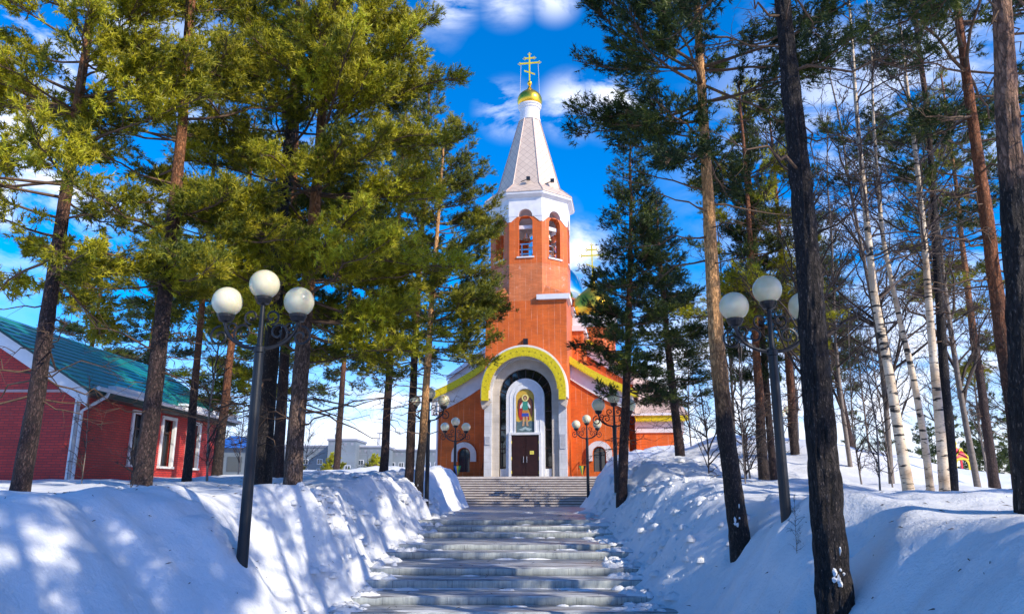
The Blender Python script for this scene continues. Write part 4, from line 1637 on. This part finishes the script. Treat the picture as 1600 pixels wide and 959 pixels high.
def pine(label, pts, d, dia, top, cb, R, nb=46, seed=1, bark=BARK_MID, nd=ND_GRN, dens=1.0, bias=None, dead=10, blade=(.12, .024), group='pines around the church path', prof='round', az_keep=None, amp=.02, rings=60, sides=16, droop=0.0, name='pine_tree'):
    """pts: photo pixels up the trunk at depth d; top, cb: heights (above the eye) of tip and crown base"""
    rs = np.random.RandomState(seed)
    line = [P(x, y, d) for x, y in pts]
    base = line[0].copy()
    root = empty(name, base, 0, label, 'tree', group)
    L = [p - base for p in line]
    L = [L[0] - Vector((0, 0, .7))] + L
    v = (L[-1] - L[-2])
    v = v / max(v.z, .1)
    topz = top - base.z
    z = L[-1].z
    if topz > z + .5:
        s_ = 1.0
        while z < topz - .01:
            dz = min(1.5, topz - z)
            s_ *= .6
            L.append(L[-1] + Vector((v.x * dz * s_ + rs.randn() * .03, v.y * dz * s_ + rs.randn() * .03, dz)))
            z += dz
    line = [tuple(p) for p in L]
    r0 = dia / 2
    trunk_mesh(line, r0, .03, sides, rings, amp, bark, root, seed)
    cbz = cb - base.z
    hgt = topz - cbz
    # branches in loose whorls
    sN = nb
    s = np.sort(rs.rand(sN)) ** .9
    s = (np.round(s * nb / 3.2) / (nb / 3.2)) * .7 + s * .3
    z = cbz + s * hgt * .985
    az = rs.rand(sN) * 2 * PI
    if bias is not None:     # lean the crown toward a direction
        az = np.where(rs.rand(sN) < bias[1], bias[0] + rs.randn(sN) * .6, az)
    if prof == 'cone':
        pr = (1 - s) ** .8 * (1 - .25 * np.exp(-s * 12)) + .06
    elif prof == 'top':
        pr = np.sin(PI * np.clip(s * .85 + .15, 0, 1)) ** .6 * .9 + .1
    else:
        pr = (np.clip(1 - s ** 1.7, 0, 1) ** .75) * (.72 + .28 * np.minimum(1, s / .2)) + .06
    Lb = R * pr * rs.uniform(.62, 1.12, sN)
    el = np.radians(-14 - droop + 40 * s + rs.randn(sN) * 9)
    o = interp_line(line, z)
    K = 7
    t = np.linspace(0, 1, K)
    hd = np.stack([np.cos(az), np.sin(az), np.zeros(sN)], -1)
    side = np.stack([-np.sin(az), np.cos(az), np.zeros(sN)], -1)
    bend = rs.randn(sN) * .18
    curl = rs.uniform(.05, .30, sN)
    Pb = o[:, None, :] + hd[:, None, :] * (Lb[:, None] * t * np.cos(el)[:, None])[..., None] + side[:, None, :] * (Lb * bend)[:, None, None] * (t ** 2)[None, :, None]
    Pb[:, :, 2] += Lb[:, None] * (t[None] * np.sin(el)[:, None] + curl[:, None] * t[None] ** 2)
    Pb += rs.randn(sN, K, 3) * .025 * t[None, :, None] * Lb[:, None, None]
    rb = (.008 + .010 * Lb)[:, None] * (1 - .8 * t)[None]
    W_ = Acc()
    W_.add(*batch_tubes(Pb, rb, 5))
    # dead, bare branches under the crown
    if dead:
        zb_ = cbz - rs.rand(dead) * min(cbz * .6, 3.0)
        zb_ = np.maximum(zb_, 1.2)
        azd = rs.rand(dead) * 2 * PI
        Ld = R * rs.uniform(.25, .8, dead)
        od = interp_line(line, zb_)
        hdd = np.stack([np.cos(azd), np.sin(azd), rs.uniform(-.35, .25, dead)], -1)
        Pd = od[:, None, :] + hdd[:, None, :] * (Ld[:, None] * t)[..., None]
        Pd[:, 1:, :] += rs.randn(dead, K - 1, 3) * .06
        W_.add(*batch_tubes(Pd, (.007 + .008 * Ld)[:, None] * (1 - .85 * t)[None], 4))
        M2 = dead * 7
        bi = rs.randint(0, dead, M2)
        ti = rs.randint(2, K, M2)
        o2 = Pd[bi, ti]
        d2 = unit(hdd[bi] + rs.randn(M2, 3) * .7)
        l2 = rs.uniform(.15, .55, M2)
        t4 = np.linspace(0, 1, 4)
        P2 = o2[:, None, :] + d2[:, None, :] * (l2[:, None] * t4)[..., None] + rs.randn(M2, 4, 3) * .03 * t4[None, :, None]
        W_.add(*batch_tubes(P2, np.full((M2, 1), .0055) * (1 - .7 * t4)[None], 3))
    # secondary twigs
    cnt = np.maximum(5, (Lb * 11 * dens)).astype(int)
    bi = np.repeat(np.arange(sN), cnt)
    M2 = len(bi)
    tt = rs.uniform(.22, 1.0, M2) ** .8
    fi = tt * (K - 1)
    i0 = np.clip(fi.astype(int), 0, K - 2)
    fr_ = (fi - i0)[:, None]
    o2 = Pb[bi, i0] * (1 - fr_) + Pb[bi, i0 + 1] * fr_
    bd = unit(Pb[bi, i0 + 1] - Pb[bi, i0])
    sg = rs.choice([-1, 1], M2)
    ang = np.radians(rs.uniform(25, 75, M2)) * (1.1 - .6 * tt)
    d2 = unit(bd * np.cos(ang)[:, None] + side[bi] * (sg * np.sin(ang))[:, None] + np.stack([0 * ang, 0 * ang, rs.uniform(-.22, .55, M2)], -1))
    l2 = (.16 + .34 * Lb[bi] * (1.05 - tt)) * rs.uniform(.6, 1.2, M2)
    l2 = np.minimum(l2, .95)
    t4 = np.linspace(0, 1, 3)
    P2 = o2[:, None, :] + d2[:, None, :] * (l2[:, None] * t4)[..., None]
    P2[:, :, 2] += (.18 * l2[:, None] * t4 ** 2)
    P2 += rs.randn(M2, 3, 3) * .02 * t4[None, :, None]
    W_.add(*batch_tubes(P2, np.full((M2, 1), .0075) * (1 - .6 * t4)[None], 3))
    wv, wq = W_.get()
    big_mesh('branches', wv, None, wq, PTWIG, root, True)
    # tufts of needles on the twigs and short shoots beside them
    nt_ = np.maximum(3, (l2 * 22 * dens)).astype(int)
    ti = np.repeat(np.arange(M2), nt_)
    T_ = len(ti)
    u = rs.uniform(.25, 1.08, T_)
    fi = np.clip(u, 0, 1) * 2
    i0 = np.clip(fi.astype(int), 0, 1)
    fr_ = (fi - i0)[:, None]
    o3 = P2[ti, i0] * (1 - fr_) + P2[ti, i0 + 1] * fr_
    d3 = unit(d2[ti] + rs.randn(T_, 3) * .55 + np.array([0, 0, .35]))
    o3 = o3 + d3 * rs.uniform(0, .17, T_)[:, None]
    nbld = 12
    L_, w_ = blade[0], blade[1] * .76
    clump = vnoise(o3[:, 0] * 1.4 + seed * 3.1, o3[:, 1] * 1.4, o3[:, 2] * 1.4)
    tint_t = np.clip(.50 + .42 * clump + .20 * rs.randn(T_), 0, 1)  # needle variety, with sunlit and shaded tuft contrast painted into the tint
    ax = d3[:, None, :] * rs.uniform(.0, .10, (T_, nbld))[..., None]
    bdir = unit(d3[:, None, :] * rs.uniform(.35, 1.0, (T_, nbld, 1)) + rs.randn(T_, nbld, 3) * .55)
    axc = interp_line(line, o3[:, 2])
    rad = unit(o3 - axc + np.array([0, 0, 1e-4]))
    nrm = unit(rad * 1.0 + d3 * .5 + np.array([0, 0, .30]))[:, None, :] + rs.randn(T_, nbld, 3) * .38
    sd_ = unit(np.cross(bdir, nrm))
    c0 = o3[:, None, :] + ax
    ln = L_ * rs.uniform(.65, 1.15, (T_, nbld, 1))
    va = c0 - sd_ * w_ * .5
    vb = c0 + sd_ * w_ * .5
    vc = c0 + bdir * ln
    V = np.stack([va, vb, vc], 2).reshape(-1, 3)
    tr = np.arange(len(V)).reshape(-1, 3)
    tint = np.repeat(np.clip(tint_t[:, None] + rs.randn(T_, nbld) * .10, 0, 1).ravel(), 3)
    big_mesh('crown', V, tr, None, nd, root, False, tint)
    return root


G = 'pines around the church path'
B_ = BARK_DARK
NT_ = []
# left side
pine('sunlit yellow-green pine nearest the left edge of the photo', [(28, 778), (60, 600), (88, 400), (112, 240), (128, 120)], 13, .33, 13.5, 3.4, 3.0, 88, 11, BARK_MID, ND_YEL, 1.15, blade=(.125, .026), dead=14, rings=110, sides=24, amp=.014)
pine('pine with broad trunk hiding the first annex window', [(222, 762), (243, 600), (265, 400), (284, 200), (292, 80)], 14, .37, 14.5, 3.4, 2.6, 70, 12, BARK_MID, ND_GRN, 1.05, dead=16, rings=110, sides=24, amp=.014)
pine('dark trunked pine just behind the near left lamp', [(408, 768), (420, 600), (430, 480), (448, 250)], 16.9, .45, 18.0, 2.9, 3.4, 84, 14, B_, ND_GRN, 1.1, bias=(2.6, .3), dead=12, rings=100, sides=22)
pine('stout grey-brown pine right of the near left lamp', [(456, 770), (468, 600), (480, 470), (498, 250), (510, 60)], 16.4, .42, 17.5, 3.3, 3.8, 104, 15, BARK_GREY, ND_YEL, 1.15, bias=(-.3, .35), dead=14, rings=120, sides=26, amp=.016)
pine('left one of the two slim pines by the left stair edge', [(638, 778), (645, 620), (652, 470), (660, 350)], 27, .36, 16.6, 4.4, 2.7, 70, 18, BARK_MID, ND_GRN, 1.0, bias=(2.9, .3), dead=12)
pine('right one of the two slim pines by the left stair edge', [(652, 798), (663, 640), (675, 470), (685, 330), (694, 220)], 26, .36, 13.7, 4.1, 3.0, 90, 19, BARK_ORG, ND_GRN, 1.1, bias=(.0, .35), dead=14, blade=(.115, .024), droop=-4)
# right side
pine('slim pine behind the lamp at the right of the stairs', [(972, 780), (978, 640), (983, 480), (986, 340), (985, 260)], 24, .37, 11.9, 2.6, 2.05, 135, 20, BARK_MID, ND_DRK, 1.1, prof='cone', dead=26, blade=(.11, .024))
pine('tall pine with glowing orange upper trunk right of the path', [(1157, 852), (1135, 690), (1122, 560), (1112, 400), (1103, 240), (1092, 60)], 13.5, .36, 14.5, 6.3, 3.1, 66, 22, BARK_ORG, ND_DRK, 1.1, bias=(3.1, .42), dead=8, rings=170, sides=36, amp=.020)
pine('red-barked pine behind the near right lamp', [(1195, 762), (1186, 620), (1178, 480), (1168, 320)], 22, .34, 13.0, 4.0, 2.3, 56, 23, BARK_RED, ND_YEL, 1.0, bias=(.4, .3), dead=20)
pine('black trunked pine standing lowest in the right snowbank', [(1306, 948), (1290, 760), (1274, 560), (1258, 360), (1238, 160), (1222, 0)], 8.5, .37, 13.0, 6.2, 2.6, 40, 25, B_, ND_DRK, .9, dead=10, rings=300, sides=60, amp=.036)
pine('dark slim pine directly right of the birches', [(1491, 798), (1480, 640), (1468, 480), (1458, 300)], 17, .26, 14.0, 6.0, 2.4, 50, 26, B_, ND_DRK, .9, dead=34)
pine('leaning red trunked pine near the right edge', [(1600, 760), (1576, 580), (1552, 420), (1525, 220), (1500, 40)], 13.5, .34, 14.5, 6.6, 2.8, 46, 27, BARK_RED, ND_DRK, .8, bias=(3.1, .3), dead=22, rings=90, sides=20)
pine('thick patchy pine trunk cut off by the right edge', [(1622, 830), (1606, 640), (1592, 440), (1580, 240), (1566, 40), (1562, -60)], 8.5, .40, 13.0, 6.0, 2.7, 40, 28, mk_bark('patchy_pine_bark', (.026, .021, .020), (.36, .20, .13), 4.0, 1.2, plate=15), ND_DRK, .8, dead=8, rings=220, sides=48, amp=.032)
# more pines between and behind: copies of six of them with heights and girths of their own
PN = {o['label'][:18]: o for o in bpy.data.objects if o.name.startswith('pine_tree')}
pk = {k: next(o for l, o in PN.items() if l.startswith(v)) for k, v in dict(big='stout grey', right='right one', left='left one', slim='slim pine behind', red='red-barked', yel='sunlit').items()}
TOPS = dict(big=17.5, right=13.7, left=16.6, slim=11.7, red=13.0, yel=13.5)
MORE = [('red', 291, 756, 22, 14.0, .8, 'slim pine between the second and third annex windows'),
        ('left', 432, 762, 20, 17.5, .9, 'dark pine rising behind the big sunlit crown'),
        ('left', 600, 742, 30, 18.0, 1.0, 'slim reddish pine left of the pair by the stairs'),
        ('slim', 1066, 745, 30, 12.4, 1.2, 'dark bushy pine behind the slim pine right of the tower'),
        ('slim', 1210, 762, 23, 12.5, .7, 'thin red pine close beside the red-barked pine'),
        ('red', 338, 750, 27, 14.5, 1.1, 'dark pine filling the gap left of the near lamp'),
        ('slim', 1330, 700, 36, 12.5, 1.1, 'far pine seen through the birch stems'),
        ('red', 1245, 740, 27, 14.6, 1.0, 'dark pine between black trunk and orange pine'),
        ('left', 120, 700, 36, 12.5, 1.1, 'pine behind the annex roof at far left'),
        ('big', 395, 745, 34, 16.0, 1.0, 'pine over the annex eaves left of the near lamp'),
        ('left', 525, 748, 40, 17.5, 1.1, 'far pine filling the gap right of the stout trunk'),
        ('red', 215, 735, 40, 15.0, 1.15, 'far pine above the middle of the annex roof'),
        ('left', 1555, 760, 26, 15.5, 1.0, 'dark pine above the play tower at the right')]
for k, (src_, px, py, d, top_, gi, lb) in enumerate(MORE):
    o0 = pk[src_]
    o = copy_tree(o0)
    b = P(px, py, d)
    o.location = b
    sz = (top_ - b.z) / (TOPS[src_] - o0.location.z)
    o.scale = (gi * (.5 + .5 * sz), gi * (.5 + .5 * sz), sz)
    o.rotation_euler = (0, 0, 1.1 + k * 2.4)
    if k == 0:
        o.rotation_euler = (0, 0, PI)
    o['label'] = lb
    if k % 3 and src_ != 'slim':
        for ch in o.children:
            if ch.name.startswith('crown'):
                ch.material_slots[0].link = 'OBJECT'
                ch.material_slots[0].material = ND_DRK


def bare(label, pts, d, dia, top, cb, R, nb, seed, bark, twig, name='birch_tree', group='birches on the right bank', cat='tree', sides=10, sub=7, sub2=6, line=None, base=None, fine=.004, up=38):
    rs = np.random.RandomState(seed)
    if line is None:
        ln = [P(x, y, d) for x, y in pts]
        base = ln[0].copy()
        L = [p - base for p in ln]
    else:
        L = [Vector(p) for p in line]
    root = empty(name, base, 0, label, cat, group)
    L = [L[0] - Vector((0, 0, .6))] + L
    v = L[-1] - L[-2]
    v = v / max(v.z, .1)
    topz = top - base[2]
    z = L[-1].z
    while z < topz - .01:
        dz = min(1.2, topz - z)
        L.append(L[-1] + Vector((v.x * dz * .6 + rs.randn() * .05, v.y * dz * .6 + rs.randn() * .05, dz)))
        z += dz
    line = [tuple(p) for p in L]
    trunk_mesh(line, dia / 2, .012, sides, 44, .006, bark, root, seed, 1.15)
    cbz = cb - base[2]
    s = rs.rand(nb)
    z = cbz + s * (topz - cbz) * .97
    az = rs.rand(nb) * 2 * PI
    Lb = R * (1 - .65 * s) * rs.uniform(.45, 1.1, nb)
    el = np.radians(up + rs.randn(nb) * 14)
    K = 8
    t = np.linspace(0, 1, K)
    o = interp_line(line, z)
    d1 = np.stack([np.cos(az) * np.cos(el), np.sin(az) * np.cos(el), np.sin(el)], -1)
    Pb = o[:, None, :] + d1[:, None, :] * (Lb[:, None] * t)[..., None]
    Pb[:, :, 2] += (rs.uniform(-.35, .12, nb) * Lb)[:, None] * t[None] ** 2
    Pb[:, 1:] += np.cumsum(rs.randn(nb, K - 1, 3) * .035, 1) * Lb[:, None, None] * .6
    W_ = Acc()
    W_.add(*batch_tubes(Pb, (.006 + .010 * Lb)[:, None] * (1 - .85 * t)[None], 5))

    def kids(PP, LL, D, n, f, rad, seg, lo):
        B = len(PP)
        Kp = PP.shape[1]
        M = B * n
        bi = np.repeat(np.arange(B), n)
        tt = rs.uniform(lo, 1, M) * (Kp - 1)
        i0 = np.clip(tt.astype(int), 0, Kp - 2)
        f_ = (tt - i0)[:, None]
        o2 = PP[bi, i0] * (1 - f_) + PP[bi, i0 + 1] * f_
        dd = unit(unit(PP[bi, i0 + 1] - PP[bi, i0]) + rs.randn(M, 3) * .55 + np.array([0, 0, .12]))
        l2 = LL[bi] * f * rs.uniform(.4, 1.1, M)
        t4 = np.linspace(0, 1, seg)
        P2 = o2[:, None] + dd[:, None] * (l2[:, None] * t4)[..., None]
        P2[:, :, 2] += (rs.uniform(-.35, .2, M) * l2)[:, None] * t4[None] ** 2
        P2[:, 1:] += np.cumsum(rs.randn(M, seg - 1, 3) * .05, 1) * l2[:, None, None]
        W_.add(*batch_tubes(P2, np.full((M, 1), rad) * (1 - .75 * t4)[None], 3))
        return P2, l2
    P2, l2 = kids(Pb, Lb, None, sub, .42, .0065, 5, .15)
    P3, l3 = kids(P2, l2, None, sub2, .5, fine, 4, .1)
    wv, wq = W_.get()
    big_mesh('branches', wv, None, wq, twig, root, True)
    return root


bare('leftmost birch, stout white stem curving to the left', [(1422, 778), (1405, 680), (1385, 560), (1362, 440), (1350, 300), (1338, 160), (1330, 40)], 15, .235, 12.5, 3.2, 2.4, 46, 51, BIRCH, BTWIG, sides=16)
bare('middle birch, thin white stem of the three', [(1457, 782), (1444, 680), (1420, 560), (1398, 460), (1376, 360), (1366, 200)], 15.4, .165, 11.5, 2.6, 2.0, 36, 52, BIRCH, BTWIG, sides=14)
bare('rightmost birch, straight white stem forking at the top', [(1478, 788), (1470, 680), (1458, 560), (1446, 400), (1432, 240), (1412, 100), (1402, 0)], 15, .215, 13.0, 3.6, 2.4, 44, 53, BIRCH, BTWIG, sides=16)
# saplings and bare brush, one of each kind and its copies
bush = bare('bare grey sapling', None, 0, .05, 4.6, .3, 1.5, 26, 61, GTWIG, TWIG, 'bare_sapling', 'bare saplings on the right', sides=6, line=[(0, 0, 0), (.1, 0, 1.5), (.05, .1, 3)], base=(0, 0, 0), sub=6, sub2=5, up=48)
tall = bare('bare grey tree', None, 0, .12, 9.5, 1.2, 2.6, 42, 62, GTWIG, TWIG, 'bare_tree', 'bare saplings on the right', sides=6, line=[(0, 0, 0), (.1, 0, 2.5), (-.1, .1, 6)], base=(0, 0, 0), sub=7, sub2=7, fine=.006, up=50)
lowb = bare('low bare bush', None, 0, .03, 1.5, .05, 1.3, 20, 63, TWIG, TWIG, 'bare_bush', 'bare saplings on the right', sides=5, line=[(0, 0, 0), (.02, 0, .6)], base=(0, 0, 0), sub=5, sub2=4, up=35)
SP = [(bush, 1372, 735, 18, 1.0, 'thin bare sapling directly left of the leftmost birch'),
      (bush, 1392, 740, 19, .9, 'twiggy bare sapling just behind the leftmost birch stem'),
      (bush, 1342, 720, 21, 1.1, 'bare sapling between the black pine trunk and the birches'),
      (tall, 1302, 705, 26, .9, 'bare tree just right of the black pine trunk, behind the snow ridge'),
      (tall, 1410, 700, 30, 1.0, 'bare grey tree between the first and second birch'),
      (tall, 1545, 745, 30, .9, 'bare grey tree right of the play tower'),
      (tall, 1080, 700, 36, .7, 'small bare tree on the snow pile right of the church'),
      (lowb, 1105, 702, 24, 1.7, 'spreading bare bush on the snow pile by the orange pine'),
      (lowb, 1165, 735, 20, 1.4, 'bare bush between the orange pine and the near right lamp'),
      (bush, 1172, 752, 20, 1.0, 'pale bare sapling beside the orange pine trunk'),
      (bush, 1165, 760, 18, .8, 'leaning bare sapling touching the orange pine trunk'),
      (tall, 1250, 720, 32, .9, 'bare tree behind the near right lamp post'),
      (tall, 1360, 715, 38, 1.0, 'far bare tree left of the birch clump'),
      (tall, 1480, 735, 38, 1.1, 'far bare tree behind the rightmost birch'),
      (bush, 1240, 806, 10.2, .17, 'twigs poking from the snow by the near right lamp foot'),
      (lowb, 204, 768, 12.5, .55, 'small dark bush in the snow before the annex gable'),
      (bush, 127, 758, 17, .55, 'dark bare sapling before the annex corner trim'),
      (bush, 323, 752, 20, 1.25, 'bare sapling before the last annex window'),
      (tall, 372, 740, 46, .75, 'bare tree beyond the annex, left of the lamp post'),
      (tall, 392, 742, 52, .8, 'bare tree further behind the lamp post on the left'),
      (tall, 350, 742, 60, .8, 'far bare tree behind the end of the annex'),
      (tall, 478, 735, 60, .8, 'bare tree before the far flats at the left'),
      (lowb, 575, 738, 80, 2.2, 'brown bare bushes before the flats balconies'),
      (tall, 60, 700, 40, 1.1, 'bare tree behind the annex roof at the left edge'),
      (tall, 150, 700, 44, 1.0, 'bare tree rising behind the middle of the annex roof'),
      (tall, 1290, 760, 19, 1.45, 'tall bare tree whose twigs fill the sky left of the birches'),
      (tall, 1395, 765, 21, 1.5, 'tall bare tree close behind the leftmost birch'),
      (tall, 1530, 780, 19, 1.5, 'tall bare tree between rightmost birch and leaning red pine'),
      (tall, 1330, 745, 24, 1.3, 'tall bare tree further back left of the birch clump'),
      (tall, 1150, 740, 28, 1.15, 'bare tree filling the gap behind the orange pine'),
      (tall, 1590, 730, 36, 1.0, 'bare tree at the right edge above the green fence')]
used = set()
for k, (src, px, py, d, sc, lb) in enumerate(SP):
    o = src if id(src) not in used else copy_tree(src)
    used.add(id(src))
    p = P(px, py, d)
    o.location = (p.x, d, gz(p.x, d) - .05)
    o.rotation_euler = (0, 0, k * 1.7)
    o.scale = (sc, sc, sc)
    nm = 'bare saplings on the left' if px < 800 else 'bare saplings on the right'
    tag(o, lb, 'tree' if src is tall else ('sapling' if src is bush else 'bush'), nm)

# far conifers: thicket at the right, small firs before the flats
CF = 'far dark conifers behind the snow field'


def fir(label, px, pyb, pyt, d, R, seed, nd, group, nb=34, dens=.7, blade=(.16, .05)):
    b = P(px, pyb, d)
    t_ = P(px, pyt, d).z
    return pine(label, [(px, pyb), (px, (pyb + pyt) / 2)], d, .22, t_, b.z + .25 * (t_ - b.z) * .3, R, nb, seed, BARK_DARK, nd, dens, prof='cone', dead=0, blade=blade, group=group, rings=12, sides=6, name='conifer_tree')


c1 = fir('dark conifer just right of the play tower', 1545, 775, 600, 62, 2.0, 71, ND_DRK, CF)
c2 = fir('dark conifer near the right edge above the fence', 1585, 775, 610, 58, 2.2, 72, ND_DRK, CF)
for i, (px, py, d, sc, lb) in enumerate([(1530, 775, 75, 1.15, 'far conifer behind the play tower roof'), (1565, 775, 70, 1.0, 'far conifer between the two larger conifers at right'),
                                         (1470, 770, 85, 1.1, 'far conifer seen right of the rightmost birch'), (1500, 770, 80, 1.2, 'far conifer left of the play tower'),
                                         (1440, 768, 95, 1.1, 'small far conifer between the birches'), (1610, 775, 66, 1.0, 'conifer cut by the right edge')]):
    o = copy_tree(c1 if i % 2 else c2)
    p = P(px, py, d)
    o.location = (p.x, d, p.z)
    o.rotation_euler = (0, 0, i * 1.3)
    o.scale = (sc,) * 3
    tag(o, lb)
SF = 'small firs before the grey flats'
f1 = fir('largest small fir before the stair block of the flats', 521, 744, 711, 85, 1.5, 73, ND_YEL, SF, 40, 1.0, (.16, .06))
for i, (px, py, d, sc, lb) in enumerate([(586, 742, 90, .95, 'small fir before the right part of the flats'), (466, 742, 80, .6, 'small fir at the left end of the flats'),
                                         (545, 745, 80, .35, 'tiny fir just right of the largest small fir'), (410, 742, 82, .9, 'small fir behind the annex end')]):
    o = copy_tree(f1)
    p = P(px, py, d)
    o.location = (p.x, d, p.z)
    o.scale = (sc,) * 3
    tag(o, lb)
# far woods that close the view on both sides, copies of the conifers
srcs = [c1, c2]
WD = 'far wood round the park'
for i in range(46):
    a = -1.25 + 2.5 * i / 45
    if -.55 < a < .50:
        continue
    d = 90 + 25 * random.random()
    x = d * math.tan(a * .8)
    o = copy_tree(srcs[i % 2])
    o.location = (x, d, -1.5)
    s_ = random.uniform(1.0, 1.4)
    o.scale = (s_,) * 3
    o.rotation_euler = (0, 0, random.random() * 6)
    tag(o, 'dark conifer of the far wood beyond the park, at its %s end' % ('left' if a < 0 else 'right'), 'tree', WD)
# pines of the same park to the right of and behind the camera; their shade falls across the banks
src = [o for o in bpy.data.objects if o.name.startswith('pine_tree')]
OFF = [(5.2, 1.2), (3.2, -1.8), (9.5, 3.0), (12.5, 6.5), (7.0, -1.5), (12, -4.0), (3.0, -4.5), (22, 6), (6.5, -8), (-1.5, -8)]
for i, (x, y) in enumerate(OFF):
    o = copy_tree(src[(i * 5 + 1) % 12])
    o.location = (x, y, gz(x, y))
    o.rotation_euler = (0, 0, i * 2.1)
    tag(o, 'tall park pine standing outside the right side of the picture', 'tree', 'park pines outside the picture')

# snow plastered on the feet of three trunks (parts of their trees)
for lb, (px, py, d), n in (('black trunked', (1311, 905, 8.3), 7), ('tall pine with glowing', (1153, 818, 13.3), 5), ('right one', (650, 772, 25.8), 4)):
    o = next(o for o in bpy.data.objects if 'label' in o and o['label'].startswith(lb))
    c = P(px, py, d) - o.location
    rr = random.Random(3)
    for i in range(n):
        m = MB()
        x, z = c.x + rr.uniform(-.05, .07), c.z + rr.uniform(-.22, .30)
        w_, h_ = rr.uniform(.015, .05), rr.uniform(.03, .09)
        tr_ = next(ch for ch in o.children if ch.name.startswith('trunk'))
        # seat the patch on the bark facing the path
        hit, loc, nrm, _ = tr_.ray_cast(Vector((x, c.y - 1.5, z)), Vector((0, 1, 0)))
        if not hit:
            continue
        k_ = 9
        vs = [(loc.x, loc.y - .018, loc.z)] + [(loc.x + w_ * math.cos(2 * PI * j / k_) * rr.uniform(.7, 1.2), loc.y + .012, loc.z + h_ * math.sin(2 * PI * j / k_) * rr.uniform(.7, 1.2)) for j in range(k_)]
        m.add(vs, [(0, 1 + j, 1 + (j + 1) % k_) for j in range(k_)])
        m.build('snow_patch', SNOW, o)

# needle litter and snapped twigs lying on the snow and the steps
sv, sq = [], []
rs = np.random.RandomState(77)
for k in range(800):
    y = 6 + 22 * rs.rand() ** 1.3
    x = rs.uniform(-8, 8)
    off_ = x - float(cxf(np.array(y)))
    on_path = abs(off_) < 2.7
    z = float(pathz(y)) if on_path else None
    if on_path and (y < 13.8 or rs.rand() < .5):
        continue
    if z is None:
        z = gz(x, y)
    else:
        z = max([zz for dd, zz in zip(EDGE_D, EDGE_Z) if dd <= y] or [-2.245]) + .004
    l_, a_ = rs.uniform(.015, .07) * (3 if rs.rand() < .06 else 1), rs.rand() * PI
    w_ = rs.uniform(.002, .004)
    dx, dy = math.cos(a_) * l_, math.sin(a_) * l_
    b = len(sv)
    sv += [(x - dx - dy / l_ * w_, y - dy + dx / l_ * w_, z + .004), (x - dx + dy / l_ * w_, y - dy - dx / l_ * w_, z + .004), (x + dx, y + dy, z + .012 + rs.rand() * .01), (x, y, z + .022)]
    sq += [(b, b + 1, b + 2), (b, b + 3, b + 2), (b + 1, b + 3, b + 2)]
lit = big_mesh('needle_litter', np.array(sv), np.array(sq), None, TWIG)
tag(lit, kind='stuff', label='brown needles and snapped twigs scattered on the snow', cat='litter')
